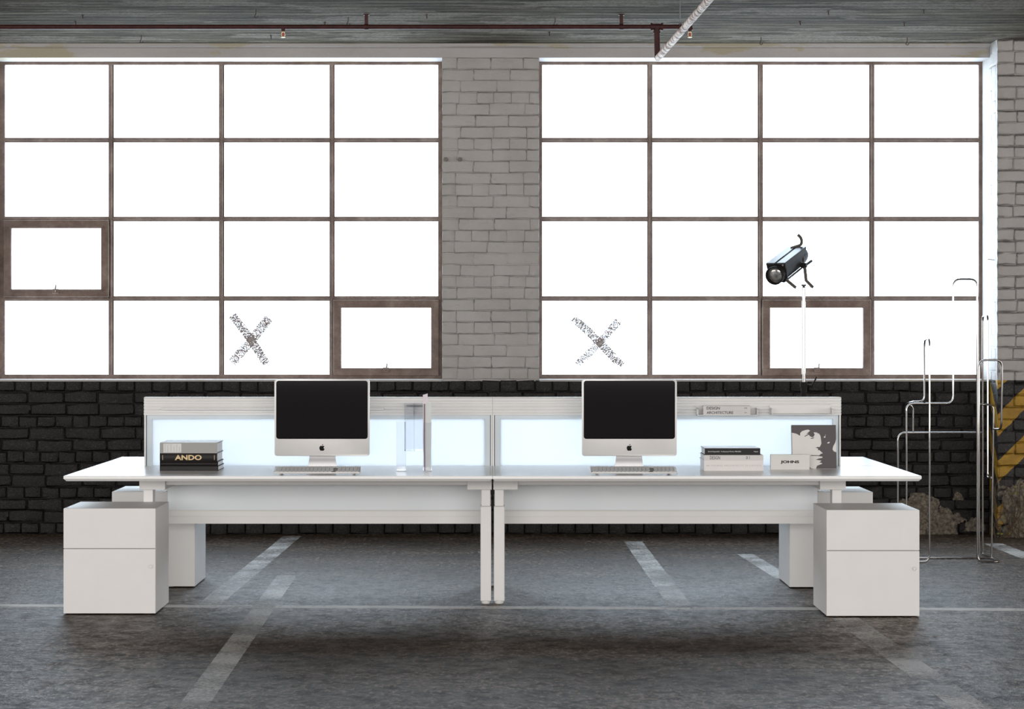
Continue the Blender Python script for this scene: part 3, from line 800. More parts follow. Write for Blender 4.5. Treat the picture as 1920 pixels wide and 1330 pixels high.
# ================================================================== COMPUTERS
APPLE = [(0.02, .30), (0.12, .335), (0.25, .36), (0.38, .32), (0.45, .25), (0.36, .16), (0.31, .07), (0.30, -.02), (0.33, -.13), (0.39, -.20), (0.48, -.24), (0.41, -.39), (0.31, -.52), (0.21, -.58),
         (0.11, -.56), (0, -.525), (-.11, -.56), (-.21, -.58), (-.31, -.52), (-.42, -.34), (-.485, -.12), (-.47, .08), (-.40, .24), (-.27, .345), (-.13, .34)]
LEAF = [(0.0, .40), (0.01, .50), (.07, .61), (.20, .69), (.20, .57), (.13, .455)]
def make_computer(px0, px1, label):
    Ys = 0.43; x0, x1 = XP(px0, Ys), XP(px1, Ys); cx = (x0 + x1) / 2
    zt, zb, zg = ZP(711.3, Ys), ZP(855.5, Ys), ZP(823.3, Ys)
    root = thing('desktop_computer', label, 'computer', (cx, Ys + 0.03, ZD), 'desktop computers')
    # shell: rounded front plate, bulging back
    bm = BM(); rings = []
    for y, ins in ((Ys + 0.0, 0.001), (Ys + 0.001, 0.0), (Ys + 0.017, 0.0), (Ys + 0.026, 0.012), (Ys + 0.040, 0.06), (Ys + 0.046, 0.13)):
        rings.append([bm.verts.new((x, y, z)) for x, z in roundrect(x0 + ins, x1 - ins, zb + ins, zt - ins, 0.015)])
    bm.faces.new(rings[0][::-1]); bm.faces.new(rings[-1])
    n = len(rings[0])
    for a, b in zip(rings, rings[1:]):
        for k in range(n): bm.faces.new((a[k], a[(k + 1) % n], b[(k + 1) % n], b[k]))
    obj('shell', bm, 'alu', root, smooth=True)
    m = 0.0095
    gl = obj('screen', prism(BM(), roundrect(x0 + m, x1 - m, zg, zt - m * 0.8, 0.013), 'y', Ys - 0.0025, Ys + 0.004), 'black_glass', root)
    lb = BM(); s = 0.0275; lz = ZP(839.8, Ys)
    for poly in (APPLE, LEAF): prism(lb, [(cx + x * s, lz + z * s) for x, z in poly], 'y', Ys - 0.0008, Ys + 0.001)
    obj('logo', lb, 'logo', root)
    # bent plate stand
    sb = BM(); prof = fillet([(0, 0.47, zb + 0.05), (0, 0.462, zb - 0.006), (0, 0.455, ZD + 0.035), (0, 0.452, ZD + 0.005), (0, 0.30, ZD + 0.005)], 0.022, 6)
    w0, w1 = 0.066, 0.078; th = 0.009; L_, R_ = [], []
    zs = [p.z for p in prof]
    def off(i):
        d = (prof[min(i + 1, len(prof) - 1)] - prof[max(i - 1, 0)]).normalized(); return Vector((0, d.z, -d.y)) * (th / 2)
    rs = []
    for i, p in enumerate(prof):
        t = max(0, min(1, (zb - p.z) / (zb - ZD))); w = w0 + (w1 - w0) * t ** 1.6
        o = off(i)
        rs.append([sb.verts.new((cx + sx * w, p.y + sg * o.y, max(ZD + 0.0003, p.z + sg * o.z))) for sx, sg in ((-1, -1), (1, -1), (1, 1), (-1, 1))])
    sb.faces.new(rs[0]); sb.faces.new(rs[-1][::-1])
    for a, b in zip(rs, rs[1:]):
        for k in range(4): sb.faces.new((a[k], b[k], b[(k + 1) % 4], a[(k + 1) % 4]))
    obj('stand', sb, 'stand_alu', root, smooth=True)
    obj('stand_neck', B(cx - 0.05, cx + 0.05, Ys + 0.04, Ys + 0.065, zb + 0.02, zb + 0.09, 0.004, 2), 'stand_alu', root)
    return root
make_computer(514.5, 693, 'black-screened silver desktop computer beside the ANDO book stack')
make_computer(1091, 1269, 'black-screened silver desktop computer beside the DESIGN book stack')

def make_keyboard(px0, px1, label, yaw):
    Y0 = 0.075; x0, x1 = XP(px0, Y0), XP(px1, Y0); cx = (x0 + x1) / 2; w = x1 - x0; dp = 0.116
    tilt = math.radians(10.5)
    root = thing('keyboard', label, 'keyboard', (cx, Y0 + dp / 2, ZD), 'white keyboards')
    mw = Matrix.Translation((cx, Y0, ZD + 0.0055)) @ Matrix.Rotation(yaw, 4, 'Z') @ Matrix.Rotation(tilt, 4, 'X')
    b = B(-w / 2, w / 2, 0, dp, 0.0, 0.0075, 0.0025, 2); b.transform(mw); obj('tray', b, 'alu', root, smooth=True)
    kb = BM(); rows, un = 6, (w - 0.016) / 21.0
    for r in range(rows):
        kh = (dp - 0.012) / rows; y0 = 0.006 + r * kh; x = -w / 2 + 0.008; c = 0
        while c < 21:
            if r == 0 and c == 3: wd = 6
            elif r == 0 and c < 15: wd = 1.25 if c in (0, 1, 9, 10) else 1
            elif c in (0,) and r < 5: wd = 1.6
            else: wd = 1
            wd = min(wd, 21 - c)
            if not (14.2 < c < 14.7 or 17.7 < c < 18.0):
                box(kb, x + c * un + 0.0012, x + (c + wd) * un - 0.0012, y0 + 0.001, y0 + kh - 0.001, 0.007, 0.0105)
            c += wd
    kb.transform(mw); ko = obj('keys', kb, 'key', root); ko['kind'] = 'stuff'
    fb = B(-w / 2 + 0.012, w / 2 - 0.012, 0.004, dp - 0.004, 0.0066, 0.0082); fb.transform(mw); obj('key_bed', fb, 'grey_plastic', root)
    for sx in (-1, 1):
        f = BM(); z = (Matrix.Translation((cx, Y0, ZD + 0.0055)) @ Matrix.Rotation(yaw, 4, 'Z') @ Matrix.Rotation(tilt, 4, 'X')) @ Vector((sx * w * 0.42, dp - 0.012, 0.001))
        tube(f, [(z.x, z.y, ZD), (z.x, z.y, z.z)], 0.008, 10); obj('support_foot', f, 'grey_plastic', root); f = BM()
        z2 = mw @ Vector((sx * w * 0.42, 0.006, 0.001)); tube(f, [(z2.x, z2.y, ZD), (z2.x, z2.y, z2.z)], 0.004, 8); obj('support_foot', f, 'grey_plastic', root)
    return root
make_keyboard(512, 675, 'thin white keyboard below the computer beside the ANDO stack', 0.012)
make_keyboard(1108, 1270, 'thin white keyboard below the computer beside the DESIGN stack', -0.012)

# ================================================================== BOOKS
def make_book(label, x0, x1, y0, dep, z0, h, cover, group=None, cat='book', board=0.0025, round_spine=False, name='hardback_book'):
    root = thing(name, label, cat, ((x0 + x1) / 2, y0 + dep / 2, z0), group)
    c = BM()
    yb = y0 + (0.0075 if round_spine else 0.002)
    box(c, x0, x1, yb, y0 + dep, z0, z0 + board, 0.0006, 1)
    box(c, x0, x1, yb, y0 + dep, z0 + h - board, z0 + h, 0.0006, 1)
    if round_spine:
        n = 7; pts = [(y0 + 0.004 - 0.004 * math.sin(math.pi * k / n), z0 + h * k / n) for k in range(n + 1)] + [(y0 + 0.010, z0 + h), (y0 + 0.010, z0)]
        prism(c, pts, 'x', x0, x1)
    else: box(c, x0, x1, y0, y0 + 0.004, z0, z0 + h, 0.0006, 1)
    obj('cover', c, cover, root, smooth=True)
    obj('pages', B(x0 + 0.004, x1 - 0.004, y0 + (0.009 if round_spine else 0.003), y0 + dep - 0.004, z0 + board * 0.8, z0 + h - board * 0.8), 'paper', root)
    return root
G1 = 'books stacked on the ANDO desk'
Yb = 0.40
zz = lambda y: ZP(y, Yb)
xa, xb = XP(299.5, Yb), XP(407, Yb)
hs = [zz(874.5) - ZD, zz(866.3) - zz(874.5), zz(850.3) - zz(866.3), zz(830.5) - zz(850.3)]
z = ZD
make_book('plain black book at the bottom of the ANDO stack', xa, xb + 0.006, Yb, 0.24, z, hs[0], 'book_black', G1); z += hs[0]
make_book('slim black book lying directly below the ANDO book', xa, xb + 0.004, Yb + 0.002, 0.24, z, hs[1], 'book_black', G1, round_spine=True); z += hs[1]
bk = make_book('black book with gold ANDO lettering on its spine', xa, xb, Yb, 0.245, z, hs[2], 'book_black', G1, round_spine=True)
lettering('title', 'ANDO', 'ink_gold', bk, XP(353, Yb), z + hs[2] * 0.5, Yb - 0.0004, XP(378.5, Yb) - XP(328, Yb), hs[2] * 0.62, bold=0.035, depth=0.0006)
for px in (305, 402): obj('spine_line', B(XP(px, Yb) - 0.0008, XP(px, Yb) + 0.0008, Yb - 0.0006, Yb + 0.003, z + hs[2] * .22, z + hs[2] * .78), 'ink_gold', bk)
z += hs[2]
bk = make_book('thick grey cloth-bound book on top of the ANDO stack', xa, xb, Yb, 0.25, z, hs[3], 'book_grey', G1, board=0.0035)
obj('top_cover', B(xa + 0.001, xb - 0.001, Yb + 0.004, Yb + 0.249, z + hs[3] - 0.001, z + hs[3] + 0.0012), 'lit_gloss_cover', bk)  # pale sheet added over the grey cloth, brightening it like overhead light
lb = obj('spine_label', B(XP(306.5, Yb), XP(340, Yb), Yb - 0.0006, Yb + 0.001, z + hs[3] * .08, z + hs[3] * .92), 'label_paper', bk)
for k, (a, h) in enumerate(((309, .75), (314, .6), (320, .7), (326, .55), (331, .7), (336, .5))):
    obj('label_print', B(XP(a, Yb), XP(a + 1.2, Yb), Yb - 0.0009, Yb, z + hs[3] * .14, z + hs[3] * (.14 + h)), 'ink_faint', lb)
G2 = 'books stacked on the JOHNS desk'
xa, xb = XP(1320, Yb), XP(1431.3, Yb)
hs = [zz(863.4) - ZD, zz(853.7) - zz(863.4), zz(841.0) - zz(853.7)]
z = ZD
bk = make_book('thick off-white book with faint print, below the DESIGN 01 book', xa, xb, Yb, 0.24, z, hs[0], 'book_white', G2, board=0.003)
lettering('title', '40 YOUNG ARCHITECTS 10 CRITICS', 'ink_faint', bk, (xa + xb) / 2, z + hs[0] * 0.5, Yb - 0.0002, (xb - xa) * 0.93, hs[0] * 0.15); z += hs[0]
bk = make_book('pale book with DESIGN 01 on its spine, under the thin black book', xa, xb, Yb, 0.23, z, hs[1], 'book_pale', G2)
lettering('title', 'DESIGN', 'ink', bk, XP(1340.5, Yb), z + hs[1] * 0.5, Yb - 0.0002, XP(1350, Yb) - XP(1331, Yb), hs[1] * 0.66)
lettering('volume_number', '0 1', 'ink', bk, XP(1402.3, Yb), z + hs[1] * 0.5, Yb - 0.0002, XP(1405.6, Yb) - XP(1399.2, Yb), hs[1] * 0.60); z += hs[1]
bk = make_book('thin black-spined book with tiny white print, on top of the DESIGN 01 book', XP(1321.5, Yb), XP(1425.5, Yb), Yb, 0.22, z, hs[2], 'book_black', G2)
obj('top_cover', B(XP(1321.5, Yb) + 0.001, XP(1425.5, Yb) - 0.001, Yb + 0.005, Yb + 0.219, z + hs[2] - 0.001, z + hs[2] + 0.0012), 'lit_gloss_cover', bk)
lettering('title', 'David Chipperfield   Architectural Works 1990-2002', 'ink_white', bk, XP(1358.5, Yb), z + hs[2] * 0.5, Yb - 0.0002, XP(1389.5, Yb) - XP(1328, Yb), hs[2] * 0.22)
lettering('publisher_mark', 'Poligrafa', 'ink_white', bk, XP(1417.5, Yb), z + hs[2] * 0.5, Yb - 0.0002, XP(1421.5, Yb) - XP(1413.7, Yb), hs[2] * 0.2)

# upright book with a high-contrast printed face, leaning back slightly; and the JOHNS book before it
Yc = 0.57
def CP(cx, cy): return (1280 + cx / 6.0, 740 + cy / 6.0)
def cpt(cx, cy): px, py = CP(cx, cy); return (XP(px, Yc), ZP(py, Yc))
x0, zt = cpt(1232, 342); x1, zb = cpt(1732, 838); zb = ZD
root = thing('art_book', 'upright book with a dark and pale printed face on its cover', 'book', ((x0 + x1) / 2, Yc, ZD))
lean = Matrix.Translation((0, Yc, ZD)) @ Matrix.Rotation(math.radians(-7), 4, 'X') @ Matrix.Translation((0, -Yc, -ZD))
def leaned(name, bm, mat, parent):
    bm.transform(lean); return obj(name, bm, mat, parent)
cb = BM(); box(cb, x0, x1, Yc, Yc + 0.003, zb, zt, 0.0005, 1); box(cb, x0, x1, Yc + 0.021, Yc + 0.024, zb, zt, 0.0005, 1); box(cb, x0, x0 + 0.003, Yc, Yc + 0.024, zb, zt, 0.0005, 1)
cov = leaned('cover', cb, 'print_pale', root)
leaned('pages', B(x0 + 0.003, x1 - 0.004, Yc + 0.002, Yc + 0.022, zb + 0.003, zt - 0.003), 'paper', root)
DARK = [(1232, 342), (1732, 342), (1732, 500), (1722, 540), (1697, 585), (1690, 618), (1703, 640), (1732, 650), (1732, 834), (1500, 834), (1512, 802), (1545, 790), (1574, 778), (1560, 768), (1540, 766), (1564, 745), (1530, 738), (1500, 733),
        (1530, 722), (1576, 712), (1574, 700), (1525, 692), (1440, 690), (1450, 682), (1540, 685), (1556, 668), (1581, 662), (1562, 645), (1540, 624), (1526, 628), (1528, 608), (1500, 598), (1522, 590), (1545, 592), (1556, 575), (1566, 550), (1562, 500), (1556, 462), (1538, 436), (1524, 438),
        (1518, 420), (1508, 434), (1500, 422), (1480, 428), (1492, 448), (1482, 470), (1466, 482), (1440, 470), (1426, 452), (1378, 476), (1378, 468), (1425, 440), (1400, 444), (1442, 406), (1420, 394), (1385, 400), (1350, 412), (1330, 432), (1326, 464), (1290, 442), (1232, 428)]
leaned('printed_face', prism(BM(), [cpt(*p) for p in DARK], 'y', Yc - 0.0006, Yc + 0.0006), 'print_dark', cov)
for ecx, ecy, ea, eb in ((1604, 478, 10, 9), (1646, 542, 15, 8), (1612, 458, 4, 4)):
    leaned('printed_fleck', prism(BM(), [cpt(ecx + ea * math.cos(t * math.pi / 4), ecy + eb * math.sin(t * math.pi / 4) - 0.3 * ea * math.cos(t * math.pi / 4)) for t in range(8)], 'y', Yc - 0.0012, Yc), 'print_pale', cov)
leaned('printed_lash', prism(BM(), [cpt(*p) for p in ((1440, 492), (1476, 486), (1480, 478), (1484, 490), (1460, 499))], 'y', Yc - 0.0012, Yc), 'print_dark', cov)
leaned('printed_chin', prism(BM(), [cpt(*p) for p in ((1430, 812), (1440, 832), (1470, 834), (1430, 838))], 'y', Yc - 0.0012, Yc), 'print_dark', cov)
Yj = 0.50
jx0, jx1, jzt = XP(1445, Yj), XP(1518, Yj), ZP(852.5, Yj)
root = thing('small_book', 'small off-white upright block lettered JOHNS', 'book', ((jx0 + jx1) / 2, Yj + 0.01, ZD))
cb = B(jx0, jx1, Yj, Yj + 0.022, ZD, jzt, 0.0008, 1); obj('cover', cb, 'print_pale', root)
lettering('title', 'JOHNS', 'ink', root, XP(1481, Yj), (ZD + jzt) / 2 - 0.001, Yj - 0.0002, XP(1498.5, Yj) - XP(1463.5, Yj), 0.0175, bold=0.045)

# ================================================================== TRAYS ON THE RAIL
def make_tray(px0, px1, pyt, pyb, label, dep=0.085):
    Yt = YM - 0.034 - dep; x0, x1 = XP(px0, Yt), XP(px1, Yt); zb, zt = ZP(pyb, Yt), ZP(pyt, Yt)
    root = thing('rail_tray', label, 'tray', ((x0 + x1) / 2, Yt + dep / 2, zb), 'trays hung on the rail')
    y1 = YM - 0.0335
    obj('shelf', B(x0, x1, Yt, y1, zb, zb + 0.004, 0.001, 1), 'white_metal', root)
    obj('back_plate', B(x0, x1, y1 - 0.003, y1, zb, zb + 0.05, 0.0008, 1), 'white_metal', root)
    for s, xe in ((-1, x0), (1, x1)):
        pts = [(Yt + 0.006, zb), (Yt, zb + 0.006), (Yt + 0.004, zt - 0.004), (Yt + 0.010, zt), (y1, zt + 0.004), (y1, zb)]
        b = BM(); prism(b, pts, 'x', min(xe, xe - s * 0.004), max(xe, xe - s * 0.004)); obj('end_cheek', b, 'white_metal', root)
    return root, x0, x1, Yt, zb
tr, tx0, tx1, tY, tzb = make_tray(1308, 1421, 767, 779.5, 'rail tray holding the DESIGN and ARCHITECTURE books')
make_tray(1447, 1562, 767, 778, 'empty rail tray beside the tray with two books')
# slim rail ledge above the ANDO stack
Yl = YM - 0.064
o = obj('pen_ledge', B(XP(302, Yl), XP(720, Yl), Yl, YM - 0.0335, ZP(769, Yl), ZP(765.5, Yl), 0.001, 1), 'white_metal')
tag(o, 'long slim white ledge on the rail above the ANDO stack', 'ledge')
tb = tY + 0.006; z = tzb + 0.004
G3 = 'books in the rail tray'
bx0, bx1 = XP(1318.5, tb), XP(1407, tb)
h = ZP(770.0, tb) - z
bk = make_book('pale slim book with ARCHITECTURE 1 on its spine, in the rail tray', bx0, bx1, tb, 0.072, z, h, 'book_pale', G3, name='slim_book', board=0.001)
lettering('title', 'ARCHITECTURE', 'ink', bk, XP(1350, tb), z + h / 2, tb - 0.0002, XP(1375, tb) - XP(1325, tb), h * 0.62, bold=0.01)
lettering('volume_number', '1', 'ink', bk, XP(1398, tb), z + h / 2, tb - 0.0002, h=0.013, rot=math.pi / 2); z += h
h2 = ZP(761.3, tb) - z
bk = make_book('pale slim book with DESIGN 2 on its spine, on the ARCHITECTURE book', bx0, bx1, tb, 0.072, z, h2, 'book_pale', G3, name='slim_book', board=0.001)
lettering('title', 'DESIGN', 'ink', bk, XP(1337.3, tb), z + h2 / 2, tb - 0.0002, XP(1349.5, tb) - XP(1325, tb), h2 * 0.62, bold=0.01)
lettering('volume_number', '2', 'ink', bk, XP(1398, tb), z + h2 / 2, tb - 0.0002, h=0.013, rot=math.pi / 2)

# ================================================================== CLEAR HOLDERS
def box_tube(bm, x0, x1, y0, y1, z0, z1, t=0.0022, ang=0.0):
    box(bm, x0, x1, y0, y0 + t, z0, z1); box(bm, x0, x1, y1 - t, y1, z0, z1)
    box(bm, x0, x0 + t, y0 + t, y1 - t, z0, z1); box(bm, x1 - t, x1, y0 + t, y1 - t, z0, z1)
def make_holder(px0, px1, Y, zt, dep, label, rot):
    x0, x1 = XP(px0, Y), XP(px1, Y); cx, cy = (x0 + x1) / 2, Y + dep / 2
    root = thing('acrylic_holder', label, 'holder', (cx, cy, ZD), 'clear holders on the desk')
    R = Matrix.Translation((cx, cy, 0)) @ Matrix.Rotation(rot, 4, 'Z') @ Matrix.Translation((-cx, -cy, 0))
    b = BM(); box_tube(b, x0, x1, Y, Y + dep, ZD + 0.004, zt); b.transform(R); obj('walls', b, 'acrylic', root)
    b = B(x0, x1, Y, Y + dep, ZD, ZD + 0.006); b.transform(R); obj('base', b, 'acrylic', root)
    return root
make_holder(743, 760.5, 0.34, ZP(791, 0.34), 0.047, 'empty clear square tube standing on the desk', 0.06)
make_holder(793, 809.5, 0.34, ZP(793, 0.34), 0.047, 'clear square tube holding two brochures', 0.0)
# hanging twin holder on the rail
Yh = YM - 0.034 - 0.062
hx0, hx1 = XP(758.5, Yh), XP(794.5, Yh); hz0, hz1 = ZP(846, Yh), ZP(756, Yh)
root = thing('hanging_holder', 'clear twin tube holder hung on the rail', 'holder', ((hx0 + hx1) / 2, Yh + 0.03, hz0))
for k in range(2):
    a = hx0 + (hx1 - hx0) * (0.0 + 0.5 * k); b_ = a + (hx1 - hx0) * 0.49
    b = BM(); box_tube(b, a, b_, Yh, Yh + 0.048, hz0, hz1); box(b, a, b_, Yh, Yh + 0.048, hz0, hz0 + 0.004); obj('tube', b, 'acrylic', root)
hb = BM(); box(hb, hx0 + 0.01, hx1 - 0.01, Yh + 0.048, YM - 0.033, hz1 - 0.022, hz1 - 0.012); obj('hook_plate', hb, 'acrylic', root)
# brochures standing in the tube
def brochure(label, pts, Y, th, mat, name='brochure'):
    b = prism(BM(), [(XP(a, Y), ZP(c, Y)) for a, c in pts], 'y', Y, Y + th); o = obj(name, b, mat)
    return tag(o, label, 'brochure', 'brochures in the clear tube')
zf = 883.2
brochure('pale grey folded brochure in the clear tube', [(797.6, zf), (808.0, zf), (808.8, 754.5), (797.0, 758)], 0.350, 0.004, 'grey_card')
brochure('tall lilac brochure standing highest in the clear tube', [(794.8, zf), (799.0, zf), (801.8, 738.2), (792.8, 740.8)], 0.362, 0.006, 'pink_paper')
brochure('dark purple card between the brochures in the clear tube', [(795.4, zf), (797.2, zf), (797.0, 757.5), (795.0, 758)], 0.3455, 0.003, 'purple_edge')

# ================================================================== SPOT LAMP ON A STAND
YL = 3.45; LS = (CAM_D + YL) / F                    # metres per pixel there
px_pole = 1507; pole_x = XP(px_pole, YL)
root = thing('spotlight_stand', 'chrome lighting stand with a black clamp below the spotlight', 'stand', (pole_x, YL, 0))
zt = ZP(540, YL); zc0 = ZP(720, YL)
obj('pole', T([(pole_x, YL, zc0 - 0.02), (pole_x, YL, zt)], 0.0125, 16), 'chrome', root, smooth=True)
sl = obj('lower_tube', T([(pole_x, YL, 0.03), (pole_x, YL, zc0)], 0.019, 16), 'lamp_black', root, smooth=True)
obj('clamp_ring', T([(pole_x, YL, zc0 - 0.02), (pole_x, YL, zc0 + 0.012)], 0.0245, 16), 'lamp_black', sl, smooth=True)
lv = BM(); tube(lv, [(pole_x + 0.02, YL, zc0 - 0.008), (pole_x + 0.062, YL - 0.01, zc0 - 0.016)], 0.009, 8); tube(lv, [(pole_x + 0.050, YL - 0.01, zc0 - 0.014), (pole_x + 0.070, YL - 0.012, zc0 + 0.02), (pole_x + 0.080, YL - 0.012, zc0 + 0.045)], 0.005, 8)
obj('clamp_lever', lv, 'lamp_black', sl, smooth=True)
bs = BM(); tube(bs, [(pole_x, YL, 0.0), (pole_x, YL, 0.012), (pole_x, YL, 0.03), (pole_x, YL, 0.04)], [0.135, 0.14, 0.12, 0.03], 32); obj('base', bs, 'lamp_black', root, smooth=True)
obj('stud', T([(pole_x, YL, zt - 0.01), (pole_x, YL, zt + 0.012), (pole_x, YL, zt + 0.0121), (pole_x, YL, zt + 0.022)], [0.009, 0.009, 0.017, 0.017], 14), 'yoke', root, smooth=True)
# lamp head: box-topped extruded body seen three-quarter from the lens end
fdir = Vector((-0.46, -0.83, -0.30)).normalized()
right = fdir.cross(Vector((0, 0, 1))).normalized(); upv = right.cross(fdir).normalized()
ctr_front = P(1456.5, 512.5, YL - 0.22); Lb = 0.46
# build in local axes: x = right, y = along -fdir (from lens back), z = up
Ml = Matrix.Translation(ctr_front) @ Matrix(((right.x, -fdir.x, upv.x, 0), (right.y, -fdir.y, upv.y, 0), (right.z, -fdir.z, upv.z, 0), (0, 0, 0, 1)))
lamp = thing('spotlight', 'black theatre spotlight aimed down, on top of the chrome stand', 'spotlight', Ml @ Vector((0, 0.25, -0.08)))
def lp(name, bm, mat, parent=lamp, smooth=True):
    bm.transform(Ml); return obj(name, bm, mat, parent, smooth)
R0 = 0.060
hexp = [(-0.056, 0.052), (-0.030, 0.062), (0.030, 0.062), (0.056, 0.052), (0.062, 0.030), (0.058, 0.0), (0.052, -0.030), (0.030, -0.058), (0.010, -0.064), (-0.010, -0.064), (-0.030, -0.058), (-0.052, -0.030), (-0.058, 0.0), (-0.062, 0.030)]
b = BM(); prism(b, [(x, z) for x, z in hexp], 'y', 0.022, 0.34); body = lp('housing', b, 'lamp_black', smooth=True)
# rounded tail
b = BM(); tube(b, [(0, 0.335, 0), (0, 0.36, 0), (0, Lb - 0.05, 0), (0, Lb - 0.02, 0), (0, Lb, 0)], [0.060, 0.060, 0.060, 0.054, 0.038], 24); lp('tail_cap', b, 'lamp_black')
b = BM(); tube(b, [(0, 0.333, 0), (0, 0.345, 0)], 0.0625, 24); lp('tail_band', b, 'yoke', body)
# flat glossy top cover in two strips with a groove
for s in (-1, 1):
    b = BM(); box(b, min(s * 0.007, s * 0.064), max(s * 0.007, s * 0.064), 0.0, Lb - 0.075, 0.058, 0.068, 0.0015, 1); lp('top_plate', b, 'lamp_top', body)
b = BM(); box(b, -0.008, 0.008, 0.0, Lb - 0.075, 0.056, 0.064); lp('top_groove', b, 'lamp_black', body)
for s in (-1, 1):
    b = BM(); prism(b, [(s * 0.064, 0.068), (s * 0.066, 0.066), (s * 0.062, 0.028), (s * 0.056, 0.028)], 'y', 0.0, Lb - 0.075); lp('side_flange', b, 'lamp_black', body)
for s in (-1, 1):
    b = BM(); prism(b, [(s * 0.020, -0.066), (s * 0.050, -0.050), (s * 0.056, -0.058), (s * 0.026, -0.074)], 'y', 0.03, 0.34); lp('lower_fin', b, 'yoke', body)
# square front plate, round lens ring, lens
b = BM(); prism(b, [(-0.064, 0.066), (0.064, 0.066), (0.064, -0.030), (0.045, -0.064), (-0.045, -0.064), (-0.064, -0.030)], 'y', 0.008, 0.028); lp('front_plate', b, 'lamp_black', smooth=False)
b = BM()
ringp = [(0.0585, 0.012), (0.0600, -0.048), (0.0585, -0.052), (0.0545, -0.052), (0.0525, -0.044), (0.0510, 0.010)]
rv = [[b.verts.new((r * math.cos(2 * math.pi * k / 32), y, r * math.sin(2 * math.pi * k / 32) - 0.004)) for k in range(32)] for r, y in ringp]
for i in range(len(rv)):
    for k in range(32): b.faces.new((rv[i][k], rv[i][(k + 1) % 32], rv[(i + 1) % len(rv)][(k + 1) % 32], rv[(i + 1) % len(rv)][k]))
ring = lp('lens_ring', b, 'lamp_black')
b = BM(); rr = [(0.0525, -0.020), (0.044, -0.026), (0.032, -0.031), (0.017, -0.034)]
lvv = [[b.verts.new((r * math.cos(2 * math.pi * k / 28), y, r * math.sin(2 * math.pi * k / 28) - 0.004)) for k in range(28)] for r, y in rr]
tip = b.verts.new((0, -0.035, -0.004))
for i in range(len(lvv) - 1):
    for k in range(28): b.faces.new((lvv[i][k], lvv[i][(k + 1) % 28], lvv[i + 1][(k + 1) % 28], lvv[i + 1][k]))
for k in range(28): b.faces.new((lvv[-1][k], lvv[-1][(k + 1) % 28], tip))
lp('lens', b, 'lens', ring)
b = BM(); tube(b, [(-0.048, 0.010, 0.053), (-0.048, -0.004, 0.053)], 0.006, 12); lp('front_screw', b, 'steel')
# tilt knob on the side, carrying handle
b = BM(); tube(b, [(-0.050, 0.30, -0.034), (-0.088, 0.30, -0.034)], 0.016, 12); tube(b, [(-0.075, 0.27, -0.038), (-0.085, 0.40, -0.034)], 0.009, 8); lp('tilt_knob', b, 'lamp_black')
b = BM(); tube(b, fillet([(0.03, 0.36, 0.066), (-0.025, 0.40, 0.074), (-0.035, 0.40, 0.10), (-0.03, 0.40, 0.125), (-0.012, 0.40, 0.145)], 0.02), 0.010, 8); lp('handle', b, 'yoke')
# yoke: two bent arms on a base strap over the stud
yk = BM(); zb = zt + 0.004
A0 = Ml @ Vector((0.040, 0.16, -0.060)); A1 = Ml @ Vector((-0.072, 0.30, -0.034))
pl, pr = Vector((XP(1490, YL), YL - 0.02, zb)), Vector((XP(1524, YL), YL, zb))
def strap(bm, pts, w=0.020, t=0.004):
    pts = [Vector(p) for p in pts]
    rs = []
    for i, p in enumerate(pts):
        d = (pts[min(i + 1, len(pts) - 1)] - pts[max(i - 1, 0)]).normalized()
        n = Vector((0, 1, 0)); n = (n - d * n.dot(d)).normalized(); s = d.cross(n)
        rs.append([bm.verts.new(p + n * a * w / 2 + s * c * t / 2) for a, c in ((-1, -1), (1, -1), (1, 1), (-1, 1))])
    bm.faces.new(rs[0][::-1]); bm.faces.new(rs[-1])
    for a, c in zip(rs, rs[1:]):
        for k in range(4): bm.faces.new((a[k], a[(k + 1) % 4], c[(k + 1) % 4], c[k]))
strap(yk, [A1 + Vector((0, 0, 0.01)), Vector((XP(1511.5, YL), A1.y, ZP(526, YL))), pr, pr + Vector((-0.006, 0, -0.002))], 0.022, 0.019)
strap(yk, [A0, pl, pl + Vector((0.006, 0, -0.002))], 0.022, 0.019)
strap(yk, [pl + Vector((-0.004, 0, 0)), pr + Vector((0.004, 0, 0))], 0.026, 0.0035)
obj('yoke', yk, 'yoke', lamp)

# ================================================================== CHROME TUBE RACK
def CR(cx, cy, Y):
    px, py = 1640 + cx / 2.2929, 500 + cy / 2.2929
    return P(px, py, Y)
rack = thing('tube_rack', 'tall chrome rack of bent tubes standing by the striped pillar', 'rack', (XP(1790, 2.6), 2.6, 0))
rt = 0.0060
def rod(pts, r=0.055, rad=rt):
    pts = [Vector(p) for p in pts]
    for p in pts:
        if p.z < rad: p.z = rad
    obj('tube', T(fillet(pts, r, 6), rad, 12), 'chrome', rack, smooth=True)
yA, yB, yC = 2.41, 2.63, 2.87
XE = XP(1875, yA)                                  # right end bar
def on(px_c, Y): return CR(px_c, 0, Y).x
gz = rt
xT = on(441, yA); xTl = on(338, yA); x137 = on(137, yA); x236 = on(236, yA)
zTop = CR(0, 54, yA).z; zBend = CR(0, 589, yA).z
# tall front tube: from the floor, over the arch and down the far leg
rod([(XE, yC, gz), (XE, yA, gz), (xT, yA, gz), (xT, yA, zTop), (xTl, yA, zTop), (xTl, yA, zBend), (x137, yA, zBend), (x137, yA, gz), (x236, yA, gz), (x236, yA, CR(0, 311, yA).z), (on(214, yA + 0.16), yA + 0.16, CR(0, 315, yA).z), (on(214, yA + 0.16), yA + 0.16, CR(0, 581, yA + .16).z), (on(165, yA + 0.16), yA + 0.16, CR(0, 581, yA + .16).z), (on(165, yA + 0.19), yC - 0.02, CR(0, 592, yC).z), (on(165, yC), yC, CR(0, 600, yC).z), (on(165, yC), yC, CR(0, 716, yC).z)], 0.045)
